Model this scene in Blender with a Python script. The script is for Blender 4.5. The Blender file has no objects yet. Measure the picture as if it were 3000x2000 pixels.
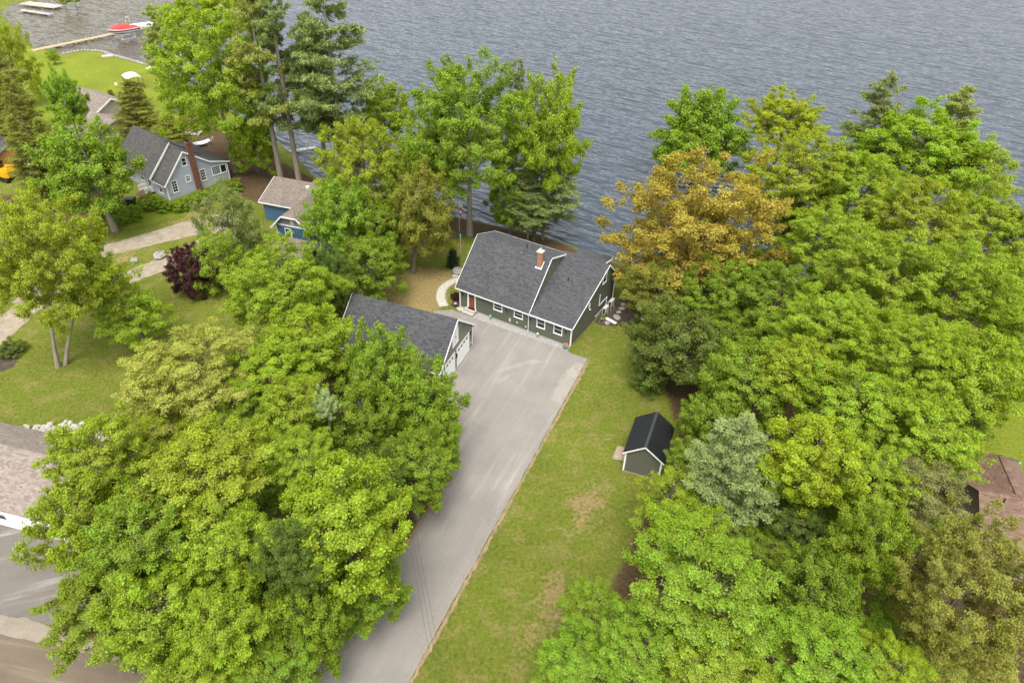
import bpy, bmesh, math, random
import numpy as np
from mathutils import Matrix, Vector
R_ = math.radians
scn = bpy.context.scene
col = scn.collection
# ---------------------------------------------------------------- camera
CAMH = 48.0
FPX, PITCH, ROLL = 2070.26, R_(37.1877), R_(1.7548)
c_, s_ = math.cos(PITCH), math.sin(PITCH)
fw = np.array([0, c_, -s_]); up0 = np.array([0, s_, c_]); ri0 = np.array([1., 0, 0])
RI = ri0*math.cos(ROLL)+up0*math.sin(ROLL); UP = -ri0*math.sin(ROLL)+up0*math.cos(ROLL)
cam_d = bpy.data.cameras.new('camera'); cam = bpy.data.objects.new('camera', cam_d); col.objects.link(cam)
cam_d.sensor_width = 36; cam_d.lens = FPX*36/3000; cam_d.clip_start = .5; cam_d.clip_end = 6000
cam.matrix_world = Matrix(((RI[0], UP[0], -fw[0], 0), (RI[1], UP[1], -fw[1], 0), (RI[2], UP[2], -fw[2], CAMH), (0, 0, 0, 1)))
scn.camera = cam
# ---------------------------------------------------------------- sky, sun, exposure
SUN_EL, SUN_AZ = R_(66), R_(186)          # azimuth clockwise from +Y
w = bpy.data.worlds.new('World'); scn.world = w; w.use_nodes = True
nt = w.node_tree; bg = nt.nodes['Background']
sky = nt.nodes.new('ShaderNodeTexSky'); sky.sky_type = 'NISHITA'; sky.sun_disc = False
sky.sun_elevation = SUN_EL; sky.sun_rotation = SUN_AZ; sky.dust_density = 3.0; sky.air_density = 1.0; sky.ozone_density = 1.0
hs = nt.nodes.new('ShaderNodeHueSaturation'); hs.inputs['Saturation'].default_value = .17; hs.inputs['Value'].default_value = 1.0
nt.links.new(sky.outputs[0], hs.inputs['Color']); nt.links.new(hs.outputs[0], bg.inputs[0]); bg.inputs[1].default_value = .15
sd = bpy.data.lights.new('sun', 'SUN'); sun = bpy.data.objects.new('sun', sd); col.objects.link(sun)
sd.energy = 1.15; sd.angle = R_(24); sd.color = (1, .94, .84)
sv = Vector((math.sin(SUN_AZ)*math.cos(SUN_EL), math.cos(SUN_AZ)*math.cos(SUN_EL), math.sin(SUN_EL)))
sun.rotation_euler = sv.to_track_quat('Z', 'Y').to_euler(); sun.location = (0, 0, 90)
scn.view_settings.view_transform = 'Standard'; scn.view_settings.look = 'None'; scn.view_settings.gamma = 1
scn.view_settings.use_curve_mapping = False; scn.view_settings.exposure = 1.36
scn.render.engine = 'CYCLES'
# ---------------------------------------------------------------- helpers
def un(x, y, z=0.):
    d = RI*(x-1500)/FPX-UP*(y-1000)/FPX+fw
    t = (z-CAMH)/d[2]; return np.array([0, 0, CAMH])+d*t
def un2(x, y, z=0.): p = un(x, y, z); return (p[0], p[1])
def depth(p): return float((np.array(p)-np.array([0, 0, CAMH]))@fw)
def tag(o, label=None, cat=None, group=None, kind=None):
    for k, v in (('label', label), ('category', cat), ('group', group), ('kind', kind)):
        if v: o[k] = v
    return o
def empty(name, loc=(0, 0, 0), rz=0, **k):
    o = bpy.data.objects.new(name, None); col.objects.link(o); o.location = loc; o.rotation_euler = (0, 0, rz); o.empty_display_size = .3
    return tag(o, **k)
def link(name, me, parent=None, **k):
    o = bpy.data.objects.new(name, me); col.objects.link(o)
    if parent: o.parent = parent
    return tag(o, **k)
def nrm(v): v = np.array(v, float); return v/np.linalg.norm(v)
class MB:
    def __init__(s): s.v = []; s.f = []
    def add(s, vs, fs):
        b = len(s.v); s.v += [tuple(map(float, p)) for p in vs]; s.f += [tuple(b+i for i in f) for f in fs]; return s
    def quad(s, a, b, c, d): return s.add((a, b, c, d), ((0, 1, 2, 3),))
    def box(s, x0, x1, y0, y1, z0, z1):
        if x0 > x1: x0, x1 = x1, x0
        if y0 > y1: y0, y1 = y1, y0
        return s.add([(x, y, z) for x in (x0, x1) for y in (y0, y1) for z in (z0, z1)],
                     [(0, 1, 3, 2), (4, 6, 7, 5), (0, 4, 5, 1), (2, 3, 7, 6), (0, 2, 6, 4), (1, 5, 7, 3)])
    def hexa(s, lo, hi):   # two quads (4 pts each) -> solid
        return s.add(list(lo)+list(hi), [(3, 2, 1, 0), (4, 5, 6, 7)]+[(i, (i+1) % 4, 4+(i+1) % 4, 4+i) for i in range(4)])
    def slab(s, pts, dvec):
        n = len(pts); dv = np.array(dvec); q = [np.array(p)+dv for p in pts]
        return s.add(list(pts)+q, [tuple(range(n))[::-1], tuple(range(n, 2*n))]+[(i, (i+1) % n, n+(i+1) % n, n+i) for i in range(n)])
    def bar(s, a, b, w, h, upv=(0, 0, 1)):   # rectangular bar between two points
        a = np.array(a, float); b = np.array(b, float); d = nrm(b-a); u = np.array(upv, float)
        if abs(d@u) > .95: u = np.array([1., 0, 0])
        x = nrm(np.cross(d, u)); y = np.cross(x, d)
        q = [x*w/2+y*h/2, -x*w/2+y*h/2, -x*w/2-y*h/2, x*w/2-y*h/2]
        return s.hexa([a+k for k in q], [b+k for k in q])
    def tube(s, pts, rad, n=6, cap=True):
        pts = [np.array(p, float) for p in pts]; m = len(pts); vs = []
        if not hasattr(rad, '__len__'): rad = [rad]*m
        ref = None
        for i, p in enumerate(pts):
            d = nrm(pts[min(i+1, m-1)]-pts[max(i-1, 0)])
            if ref is None:
                ref = nrm(np.cross(d, (0, 0, 1) if abs(d[2]) < .9 else (1, 0, 0)))
            x = nrm(ref-d*(ref@d)); ref = x; y = np.cross(d, x)
            for k in range(n):
                a = 2*math.pi*k/n; vs.append(p+(x*math.cos(a)+y*math.sin(a))*rad[i])
        fs = [(i*n+k, i*n+(k+1) % n, (i+1)*n+(k+1) % n, (i+1)*n+k) for i in range(m-1) for k in range(n)]
        if cap: fs += [tuple(range(n))[::-1], tuple((m-1)*n+k for k in range(n))]
        return s.add(vs, fs)
    def lathe(s, prof, c=(0, 0, 0), n=12):
        vs = [(c[0]+r*math.cos(2*math.pi*k/n), c[1]+r*math.sin(2*math.pi*k/n), c[2]+z) for r, z in prof for k in range(n)]
        m = len(prof)
        fs = [(i*n+k, i*n+(k+1) % n, (i+1)*n+(k+1) % n, (i+1)*n+k) for i in range(m-1) for k in range(n)]
        return s.add(vs, fs+[tuple(range(n))[::-1], tuple((m-1)*n+k for k in range(n))])
    def mesh(s, name, mat, smooth=False):
        me = bpy.data.meshes.new(name); me.from_pydata(s.v, [], s.f); me.materials.append(mat)
        if smooth:
            me.shade_smooth()
        me.update(); return me
    def build(s, name, mat, parent=None, smooth=False, **k):
        return link(name, s.mesh(name, mat, smooth), parent, **k)
# ---------------------------------------------------------------- materials
def new_mat(name):
    m = bpy.data.materials.new(name); m.use_nodes = True; t = m.node_tree
    return m, t, t.nodes['Principled BSDF']
def N(t, ty, **k):
    n = t.nodes.new(ty)
    for a, b in k.items(): setattr(n, a, b)
    return n
def ramp(t, src, stops):
    r = N(t, 'ShaderNodeValToRGB'); e = r.color_ramp.elements
    while len(e) < len(stops): e.new(.5)
    for i, (p, c) in enumerate(stops):
        e[i].position = p; e[i].color = (c[0], c[1], c[2], 1) if hasattr(c, '__len__') else (c, c, c, 1)
    t.links.new(src, r.inputs[0]); return r.outputs[0]
def noise(t, scale, detail=4, rough=.6, vec=None, dist=0):
    n = N(t, 'ShaderNodeTexNoise'); n.inputs['Scale'].default_value = scale; n.inputs['Detail'].default_value = detail
    n.inputs['Roughness'].default_value = rough; n.inputs['Distortion'].default_value = dist
    if vec is None:
        g = N(t, 'ShaderNodeNewGeometry'); vec = g.outputs['Position']
    t.links.new(vec, n.inputs['Vector']); return n.outputs['Fac']
def mixc(t, fac, a, b, mode='MIX'):
    m = N(t, 'ShaderNodeMix', data_type='RGBA', blend_type=mode)
    for sock, val in ((m.inputs[0], fac), (m.inputs[6], a), (m.inputs[7], b)):
        if isinstance(val, bpy.types.NodeSocket): t.links.new(val, sock)
        elif hasattr(val, '__len__'): sock.default_value = (*val[:3], 1)
        else: sock.default_value = val
    return m.outputs[2]
def math_(t, op, a, b=0.):
    m = N(t, 'ShaderNodeMath', operation=op)
    for i, v in enumerate((a, b)):
        if isinstance(v, bpy.types.NodeSocket): t.links.new(v, m.inputs[i])
        else: m.inputs[i].default_value = v
    return m.outputs[0]
def bump(t, b, h, dist, strength=1.):
    n = N(t, 'ShaderNodeBump'); n.inputs['Distance'].default_value = dist; n.inputs['Strength'].default_value = strength
    t.links.new(h, n.inputs['Height']); t.links.new(n.outputs[0], b.inputs['Normal'])
def paint(name, c, var=.12, scale=1.5, rough=.6, fine=25., isl=0., bd=0.):
    m, t, b = new_mat(name)
    f = noise(t, scale, 5); f2 = noise(t, fine, 3)
    lo = [x*(1-var) for x in c]; hi = [x*(1+var) for x in c]
    o = ramp(t, f, ((.3, lo), (.7, hi))); o = mixc(t, .35, o, ramp(t, f2, ((.3, [x*.75 for x in c]), (.7, [x*1.25 for x in c]))))
    if isl:
        g = N(t, 'ShaderNodeNewGeometry')
        o = mixc(t, 1., o, ramp(t, g.outputs['Random Per Island'], ((0, 1-isl), (1, 1+isl))), 'MULTIPLY')
    t.links.new(o, b.inputs['Base Color']); b.inputs['Roughness'].default_value = rough
    if bd: bump(t, b, f2, bd)
    return m
M = {}
M['white'] = paint('white_trim', (.78, .78, .76), .04, 2, .5)
M['green'] = paint('green_siding', (.09, .10, .068), .06, .8, .65, isl=.05)
M['graysid'] = paint('grey_blue_siding', (.33, .36, .40), .05, .8, .7, isl=.04)
M['bluesid'] = paint('deep_blue_siding', (.045, .10, .17), .08, .8, .6, isl=.05)
M['beige'] = paint('beige_siding', (.36, .31, .25), .08, 1, .7)
M['grygab'] = paint('grey_shake', (.19, .185, .16), .1, 1, .7)
M['shedsid'] = paint('shed_siding', (.10, .10, .078), .08, 1.2, .7)
M['concrete'] = paint('concrete', (.36, .33, .28), .15, 1.5, .85, 12)
M['glass'], t, b = new_mat('window_glass'); b.inputs['Base Color'].default_value = (.018, .02, .022, 1); b.inputs['Roughness'].default_value = .05; b.inputs['Specular IOR Level'].default_value = .8
M['black'] = paint('black_metal', (.015, .015, .016), .2, 3, .4)
M['dkmetal'] = paint('black_roof_metal', (.018, .019, .021), .15, .7, .35)
M['ac'] = paint('pale_grey_metal', (.5, .5, .46), .06, 3, .45)
M['doorred'] = paint('red_brown_wood', (.22, .055, .02), .2, 2, .4, 12)
M['wood'] = paint('weathered_wood', (.30, .23, .16), .25, 2, .85, 9, isl=.18)
M['greywood'] = paint('silvery_wood', (.36, .34, .31), .2, 1.5, .9, 9, isl=.15)
M['tanwood'] = paint('tan_dock_wood', (.50, .31, .17), .12, 1.5, .8, 9, isl=.12)
M['newwood'] = paint('fresh_wood', (.52, .27, .08), .15, 1.5, .8, 9, isl=.12)
M['brick'] = paint('chimney_brick', (.36, .17, .105), .12, 4, .85, 20, isl=.35)
M['brick2'] = paint('red_brown_brick', (.16, .062, .038), .12, 4, .85, 20, isl=.3)
M['stone'] = paint('pale_stone', (.37, .345, .30), .12, 3, .85, 8, isl=.1, bd=.02)
M['boulder'] = paint('grey_boulder', (.27, .255, .225), .2, 3, .9, 8, bd=.03)
M['gravel'] = paint('grey_gravel', (.30, .29, .28), .1, 3, .9, 20, isl=.4)
M['flag'] = paint('flagstone', (.27, .26, .23), .15, 2, .85, 9)
M['paver'] = paint('walkway_paver', (.46, .42, .35), .08, 2, .85, 15, isl=.14)
M['pavedge'] = paint('paver_border', (.28, .265, .24), .08, 2, .85, 15, isl=.12)
M['teal'] = paint('teal_glaze', (.03, .17, .19), .1, 4, .25)
M['mint'] = paint('mint_glass', (.12, .42, .36), .08, 4, .2)
M['coral'] = paint('coral_petals', (.6, .22, .13), .2, 9, .7, isl=.3)
M['pink'] = paint('pink_petals', (.42, .25, .33), .2, 9, .7)
M['redcov'] = paint('red_boat_cover', (.55, .045, .035), .15, 1.2, .7)
M['hull'] = paint('white_hull', (.75, .74, .73), .04, 2, .25)
M['hullband'] = paint('maroon_hull_band', (.2, .02, .07), .1, 2, .3)
M['canopy'] = paint('tan_canopy', (.55, .46, .36), .06, 2, .8)
M['yellow'] = paint('yellow_machine_paint', (.62, .33, .01), .06, 2, .35)
M['bark'] = paint('bark', (.16, .13, .10), .25, 1.5, .95, 12, bd=.03)
M['barkpale'] = paint('pale_bark', (.26, .22, .175), .25, 1.2, .95, 10, bd=.03)
M['birch'] = paint('birch_bark', (.55, .53, .48), .2, 3, .8, 10)
M['cloth'] = paint('white_cloth', (.7, .69, .66), .05, 3, .8)
M['flagred'] = paint('flag_cloth', (.5, .12, .12), .1, 8, .8)
M['wire'] = paint('wire', (.05, .05, .05), .1, 3, .6)
M['rust'] = paint('rust_stems', (.11, .06, .045), .2, 4, .9)
def shingle(name, c, isl, tint=None):
    m, t, b = new_mat(name); g = N(t, 'ShaderNodeNewGeometry')
    o = ramp(t, g.outputs['Random Per Island'], ((0, [x*(1-isl) for x in c]), (.45, c), (.85, tint or [x*(1+isl*.5) for x in c]), (1, [x*(1+isl) for x in c])))
    o = mixc(t, 1., o, ramp(t, noise(t, 55, 2), ((.3, .72), (.7, 1.28))), 'MULTIPLY')
    o = mixc(t, 1., o, ramp(t, noise(t, .5, 4), ((.3, .9), (.7, 1.1))), 'MULTIPLY')
    t.links.new(o, b.inputs['Base Color']); b.inputs['Roughness'].default_value = .82; b.inputs['Specular IOR Level'].default_value = .35
    return m
M['shdark'] = shingle('charcoal_shingle', (.056, .059, .066), .34, (.068, .066, .062))
M['shgray'] = shingle('worn_grey_shingle', (.058, .06, .06), .3, (.082, .07, .052))
M['shtan'] = shingle('tan_shingle', (.175, .142, .112), .3, (.16, .14, .122))
M['shtaupe'] = shingle('taupe_shingle', (.205, .17, .145), .25)
M['shbrick'] = shingle('red_brown_shingle', (.165, .10, .07), .35, (.14, .095, .072))
def leafmat(name, trans=.55, gloss=.025):
    m = bpy.data.materials.new(name); m.use_nodes = True; t = m.node_tree; t.nodes.clear()
    out = N(t, 'ShaderNodeOutputMaterial'); oi = N(t, 'ShaderNodeObjectInfo'); at = N(t, 'ShaderNodeAttribute', attribute_name='lf')
    sp = N(t, 'ShaderNodeSeparateColor'); t.links.new(at.outputs['Color'], sp.inputs[0])
    h = N(t, 'ShaderNodeHueSaturation'); t.links.new(oi.outputs['Color'], h.inputs['Color'])
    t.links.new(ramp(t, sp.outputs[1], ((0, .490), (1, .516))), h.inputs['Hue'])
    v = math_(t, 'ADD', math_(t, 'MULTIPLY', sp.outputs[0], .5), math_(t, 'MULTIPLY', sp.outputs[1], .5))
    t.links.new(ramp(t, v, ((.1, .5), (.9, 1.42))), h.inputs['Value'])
    c = h.outputs[0]
    d = N(t, 'ShaderNodeBsdfDiffuse'); tr = N(t, 'ShaderNodeBsdfTranslucent'); g = N(t, 'ShaderNodeBsdfGlossy'); g.inputs['Roughness'].default_value = .5
    t.links.new(c, d.inputs[0]); t.links.new(mixc(t, 1., c, (1.03, 1.12, .55), 'MULTIPLY'), tr.inputs[0])
    m1 = N(t, 'ShaderNodeMixShader'); m1.inputs[0].default_value = trans; t.links.new(d.outputs[0], m1.inputs[1]); t.links.new(tr.outputs[0], m1.inputs[2])
    m2 = N(t, 'ShaderNodeMixShader'); m2.inputs[0].default_value = gloss; t.links.new(m1.outputs[0], m2.inputs[1]); t.links.new(g.outputs[0], m2.inputs[2])
    t.links.new(m2.outputs[0], out.inputs[0]); return m
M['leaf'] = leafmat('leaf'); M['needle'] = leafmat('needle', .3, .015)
# asphalt of the drive, with worn pale traffic streaks along its length
def asphalt(name, c, warm, streak_rot, streak=.25, wear=()):
    m, t, b = new_mat(name); g = N(t, 'ShaderNodeNewGeometry')
    mp = N(t, 'ShaderNodeMapping', vector_type='TEXTURE'); mp.inputs['Rotation'].default_value = (0, 0, streak_rot); mp.inputs['Scale'].default_value = (16, 1.1, 1)
    t.links.new(g.outputs['Position'], mp.inputs[0])
    f = noise(t, 1., 5, .65, mp.outputs[0], .4); f2 = noise(t, .22, 4); f3 = noise(t, 9, 6, .75)
    o = ramp(t, f, ((.36, [x*(1-streak*.5) for x in c]), (.55, c), (.7, [x*(1+streak) for x in warm])))
    o = mixc(t, 1., o, ramp(t, f2, ((.3, .88), (.7, 1.12))), 'MULTIPLY'); o = mixc(t, 1., o, ramp(t, f3, ((.25, .86), (.75, 1.14))), 'MULTIPLY')
    for (ex_, ey_, er, el_, amt) in wear:      # pale sandy stains left by parked trailers and turning tyres
        k = N(t, 'ShaderNodeMapping', vector_type='TEXTURE'); k.inputs['Location'].default_value = (ex_, ey_, 0); k.inputs['Rotation'].default_value = (0, 0, er); k.inputs['Scale'].default_value = (*el_, 1000); t.links.new(g.outputs['Position'], k.inputs[0])
        ln = N(t, 'ShaderNodeVectorMath', operation='LENGTH'); t.links.new(k.outputs[0], ln.inputs[0])
        d_ = math_(t, 'ADD', ln.outputs['Value'], math_(t, 'MULTIPLY', math_(t, 'SUBTRACT', noise(t, 1.1, 5, .7), .5), 1.6))
        o = mixc(t, ramp(t, d_, ((.55, amt), (1., 0.))), o, (.33, .30, .255))
    t.links.new(o, b.inputs['Base Color']); b.inputs['Roughness'].default_value = .9; bump(t, b, noise(t, 60, 3), .01); return m
M['asphalt'] = asphalt('drive_asphalt', (.215, .197, .176), (.25, .23, .203), R_(68), .11, [(*un2(1655, 1130), R_(68), (3.6, 1.0), .55), (*un2(1690, 1085), R_(60), (1.6, .9), .5), (*un2(1500, 1075), R_(30), (2.6, .35), .35), (*un2(1475, 1110), R_(45), (1.8, .3), .3), (*un2(1560, 1060), R_(10), (1.2, .4), .4), (*un2(1330, 1330), R_(68), (5, .5), .35)])
M['asphalt2'] = asphalt('grey_apron_asphalt', (.145, .128, .112), (.23, .208, .182), R_(20), .22)
M['road'] = asphalt('sandy_road_asphalt', (.14, .108, .074), (.19, .155, .112), R_(-12), .22)
M['sand'] = paint('sandy_shoulder', (.22, .187, .145), .25, .8, .95, 6)
M['patch'] = paint('pale_patch', (.27, .25, .22), .15, 1.0, .9, 8)
def dirtmat(name, a, b_, c3):
    m, t, b = new_mat(name); f = noise(t, .9, 6, .7); f2 = noise(t, 14, 4, .7)
    o = ramp(t, f, ((.3, a), (.5, b_), (.68, c3))); o = mixc(t, 1., o, ramp(t, f2, ((.3, .8), (.7, 1.2))), 'MULTIPLY')
    t.links.new(o, b.inputs['Base Color']); b.inputs['Roughness'].default_value = .95; bump(t, b, f2, .05); return m
M['soil'] = dirtmat('edge_soil', (.16, .11, .06), (.24, .17, .10), (.30, .22, .13))
M['dirt'] = dirtmat('gravel_path', (.20, .155, .105), (.28, .23, .17), (.34, .29, .225))
M['mulch'] = dirtmat('mulch', (.035, .024, .017), (.06, .042, .03), (.085, .06, .042))
# ground: lawn / dry grass / forest litter / far lawn by vertex masks
m, t, b = new_mat('lawn'); M['ground'] = m
at = N(t, 'ShaderNodeAttribute', attribute_name='msk'); sp = N(t, 'ShaderNodeSeparateColor'); t.links.new(at.outputs['Color'], sp.inputs[0])
f1 = noise(t, .55, 7, .68); f2 = noise(t, 3.2, 6, .72); f3 = noise(t, 17, 4, .75); f4 = noise(t, .12, 3)
g1 = ramp(t, f2, ((.3, (.075, .11, .010)), (.5, (.138, .17, .022)), (.7, (.215, .215, .042))))
g2 = ramp(t, f2, ((.3, (.17, .145, .04)), (.5, (.27, .205, .085)), (.72, (.38, .28, .145))))
lit = ramp(t, f2, ((.3, (.05, .033, .018)), (.5, (.10, .066, .034)), (.72, (.16, .11, .06))))
lush = ramp(t, f2, ((.3, (.10, .15, .012)), (.5, (.18, .22, .022)), (.72, (.25, .26, .04))))
def edge(sock, k=1.6):      # break a soft mask up with noise
    v = math_(t, 'ADD', sock, math_(t, 'MULTIPLY', math_(t, 'SUBTRACT', math_(t, 'ADD', math_(t, 'MULTIPLY', f1, .6), math_(t, 'MULTIPLY', f2, .4)), .5), k))
    return ramp(t, v, ((.38, 0.), (.62, 1.)))
dry0 = ramp(t, f1, ((.49, 0.), (.72, .75)))
o = mixc(t, dry0, g1, g2); o = mixc(t, edge(sp.outputs[2], 1.2), o, lush); o = mixc(t, edge(sp.outputs[0]), o, g2); o = mixc(t, edge(sp.outputs[1], 1.2), o, lit)
o = mixc(t, 1., o, ramp(t, f3, ((.25, .68), (.75, 1.32))), 'MULTIPLY'); o = mixc(t, 1., o, ramp(t, f4, ((.35, .9), (.65, 1.1))), 'MULTIPLY')
t.links.new(o, b.inputs['Base Color']); b.inputs['Roughness'].default_value = 1; b.inputs['Specular IOR Level'].default_value = .1
bump(t, b, math_(t, 'ADD', f3, f2), .12)
# lake: wind ripples over dark water, tannin brown over the shallow cove
m, t, b = new_mat('lake_water'); M['water'] = m
g = N(t, 'ShaderNodeNewGeometry')
def wavemap(rot, sx, sy):
    k = N(t, 'ShaderNodeMapping', vector_type='TEXTURE'); k.inputs['Rotation'].default_value = (0, 0, R_(rot)); k.inputs['Scale'].default_value = (sx, sy, 1); t.links.new(g.outputs['Position'], k.inputs[0]); return k.outputs[0]
h = math_(t, 'ADD', noise(t, 1., 2, .45, wavemap(-36, 7.5, 2.3), .35), math_(t, 'MULTIPLY', noise(t, 1., 2, .5, wavemap(-24, 3., 1.1), .3), .32))
h = math_(t, 'ADD', h, math_(t, 'MULTIPLY', noise(t, 1., 2, .5, wavemap(-45, 1.2, .5), .3), .06))
bump(t, b, h, .95, 1.)
px = N(t, 'ShaderNodeSeparateXYZ'); t.links.new(g.outputs['Position'], px.inputs[0])
cove = ramp(t, math_(t, 'ADD', math_(t, 'DIVIDE', math_(t, 'SUBTRACT', math_(t, 'MULTIPLY', px.outputs[0], -1.), 62.), 60.), math_(t, 'MULTIPLY', math_(t, 'SUBTRACT', noise(t, .06, 3), .5), .6)), ((.1, 0.), (.75, 1.)))
t.links.new(mixc(t, cove, (.040, .054, .070), (.060, .044, .019)), b.inputs['Base Color'])
b.inputs['Roughness'].default_value = .12; b.inputs['IOR'].default_value = 1.33
# ---------------------------------------------------------------- terrain
SHORE = [(-400, 420), (-150, 300), (-120, 262), (-128, 246), (-138, 234), (-149, 223), (-147, 213), (-136, 200), (-123, 183), (-118, 176.5), (-113.5, 175.5), (-109, 172.5), (-105.5, 176.5), (-101, 176), (-97.2, 173.4), (-82, 164), (-68, 150),
         (-55, 136), (-43, 122), (-37, 114), (-34, 109), (-25, 103.5), (-11, 97), (4, 91), (14, 84.5), (24, 80.5), (34, 80), (44, 82), (58, 86), (75, 94), (95, 103), (140, 121), (400, 180)]
LAND = SHORE+[(3000, 180), (3000, -3000), (-3000, -3000), (-3000, 420)]
def sdf(x, y, poly, closed=True):
    x = np.asarray(x, float); y = np.asarray(y, float); d2 = np.full(x.shape, 1e18); ins = np.zeros(x.shape, bool)
    n = len(poly)
    for i in range(n if closed else n-1):
        (ax, ay), (bx, by) = poly[i], poly[(i+1) % n]; dx, dy = bx-ax, by-ay
        tt = np.clip(((x-ax)*dx+(y-ay)*dy)/(dx*dx+dy*dy+1e-12), 0, 1); d2 = np.minimum(d2, (x-ax-tt*dx)**2+(y-ay-tt*dy)**2)
        if closed:
            cnd = ((ay > y) != (by > y)); ins ^= cnd & (x < (bx-ax)*(y-ay)/(by-ay+1e-12)+ax)
    d = np.sqrt(d2); return np.where(ins, d, -d) if closed else d
WATER = -2.0
def ter(x, y):
    d = sdf(x, y, LAND); x = np.asarray(x, float); y = np.asarray(y, float)
    t_ = np.clip(d/10.5, 0, 1); z = -1.75+1.75*(t_*t_*(3-2*t_))
    far = np.clip((y-105-(x+50)*0.0)/25, 0, 1)*np.clip((-x-50)/15, 0, 1); z = np.minimum(z, 0)-far*.9*np.clip((z+1.75)/1.75, 0, 1)
    z = np.where(d < 0, np.maximum(-1.75+d*.5, -4.5), z); return z
def tz(x, y): return float(ter(np.array([x]), np.array([y]))[0])
def axis(core0, core1, st, lo, hi):
    a = list(np.arange(core0, core1+1e-6, st)); s = st; v = core0; pre = []
    while v > lo: s *= 1.25; v -= s; pre.append(v)
    s = st; v = core1; post = []
    while v < hi: s *= 1.25; v += s; post.append(v)
    return np.array(pre[::-1]+a+post)
gx = axis(-122, 60, .8, -2500, 2500); gy = axis(14, 180, .8, -1200, 420)
X, Y = np.meshgrid(gx, gy); Z = ter(X, Y)
def soft(poly, w_): return np.clip(.5+sdf(X, Y, poly)/(2*w_), 0, 1)
P2 = lambda *pts: [un2(*p) for p in pts]
dry = np.maximum.reduce([soft(P2((1080, 905), (1120, 820), (1200, 785), (1300, 790), (1325, 830), (1290, 905), (1200, 960)), 1.5),
                         soft(P2((1560, 1690), (1660, 1640), (1700, 1750), (1620, 1900), (1480, 1960), (1540, 1800)), 1.8)*.66,
                         soft(P2((1640, 1440), (1740, 1390), (1800, 1480), (1720, 1560), (1650, 1540)), 1.6)*.62,
                         soft(P2((1720, 1440), (1800, 1390), (1830, 1430), (1790, 1560), (1700, 1640)), 2)*.55,
                         soft(P2((1270, 870), (1330, 690), (1385, 690), (1340, 810)), 1.5)*.55,
                         soft(P2((330, 800), (470, 700), (640, 620), (640, 560), (430, 690), (300, 760)), 1.2)*.55])
lit_ = np.maximum.reduce([soft([un2(1850, 880), un2(1900, 1000), un2(1950, 1140), un2(1990, 1290), un2(1990, 1420), un2(1890, 1520), un2(1830, 1640), un2(1760, 1800), un2(1700, 2050), (9, 5), (90, 5), (90, 30), (42, 36), (38, 46), (50, 60), (80, 75), (80, 96), (40, 84), (16, 80)], 1.2),
                          soft([(-7.2, 54), (-6.2, 41), (-13, 27), (-15, 24.4), (-30, 26), (-33, 40), (-30, 50), (-27, 62), (-23, 75), (-17, 76), (-16.5, 67)], 1.),
                          soft([(-36, 110), (-60, 132), (-75, 120), (-62, 112), (-48, 104), (-40, 96), (-27, 90), (-20, 88), (-14, 83), (-6, 88), (2, 84), (12, 78), (16, 82), (4, 91), (-11, 97), (-25, 103)], 1.5),
                          soft([(-90, 95), (-57, 96), (-58, 88), (-66, 78), (-100, 78), (-110, 110)], 2.5)])
lush_ = np.maximum(soft([(-125, 180), (-95, 176), (-80, 163), (-60, 138), (-66, 128), (-90, 126), (-125, 140), (-140, 180)], 3), soft([(42, 36), (60, 30), (60, 62), (46, 58)], 1.5))
lush_ = np.maximum(lush_, soft([(-58, 89), (-46, 94.5), (-40, 101), (-41.5, 96.5), (-47, 91.5), (-54, 86)], .8))
me = bpy.data.meshes.new('ground'); nx, ny = len(gx), len(gy)
idx = np.arange(nx*ny).reshape(ny, nx); fq = np.stack([idx[:-1, :-1], idx[:-1, 1:], idx[1:, 1:], idx[1:, :-1]], -1).reshape(-1, 4)
def npmesh(me, V, Fq, k=4):
    me.vertices.add(len(V)); me.vertices.foreach_set('co', np.ascontiguousarray(V, np.float32).ravel())
    me.loops.add(Fq.size); me.loops.foreach_set('vertex_index', np.ascontiguousarray(Fq, np.int32).ravel())
    me.polygons.add(len(Fq)); me.polygons.foreach_set('loop_start', np.arange(0, Fq.size, k, dtype=np.int32))
    me.update(calc_edges=True); me.validate()
npmesh(me, np.stack([X, Y, Z], -1).reshape(-1, 3), fq)
ca = me.color_attributes.new('msk', 'FLOAT_COLOR', 'POINT')
ca.data.foreach_set('color', np.stack([dry, lit_, lush_, np.ones_like(dry)], -1).astype(np.float32).ravel())
me.materials.append(M['ground']); me.shade_smooth(); link('ground', me, kind='structure')
MB().add([(-2500, -50, WATER), (2500, -50, WATER), (2500, 3200, WATER), (-2500, 3200, WATER)], [(0, 1, 2, 3)]).build('lake', M['water'], kind='structure')
rng = np.random.default_rng(7); random.seed(7)
def wob(pts, step=.6, amp=.06, closed=True):
    out = []; n = len(pts)
    for i in range(n if closed else n-1):
        a = np.array(pts[i], float); b = np.array(pts[(i+1) % n], float); L = np.linalg.norm(b-a); k = max(1, int(L/step))
        for j in range(k):
            p = a+(b-a)*j/k
            out.append(p if j == 0 else p+rng.normal(0, amp, 2))
    return out
def sheet(name, pts, z, mat, amp=.06, step=.6, drop=.05, **k):
    pts = wob(pts, step, amp); bm = bmesh.new(); vs = [bm.verts.new((p[0], p[1], z)) for p in pts]; f = bm.faces.new(vs)
    if f.normal.z < 0: f.normal_flip()
    r = bmesh.ops.extrude_face_region(bm, geom=[f]); bmesh.ops.translate(bm, verts=[e for e in r['geom'] if isinstance(e, bmesh.types.BMVert)], vec=(0, 0, -drop))
    bmesh.ops.recalc_face_normals(bm, faces=bm.faces); bmesh.ops.triangulate(bm, faces=[f for f in bm.faces if len(f.verts) > 4])
    me = bpy.data.meshes.new(name); bm.to_mesh(me); bm.free(); me.materials.append(mat); return link(name, me, **k)
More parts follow.
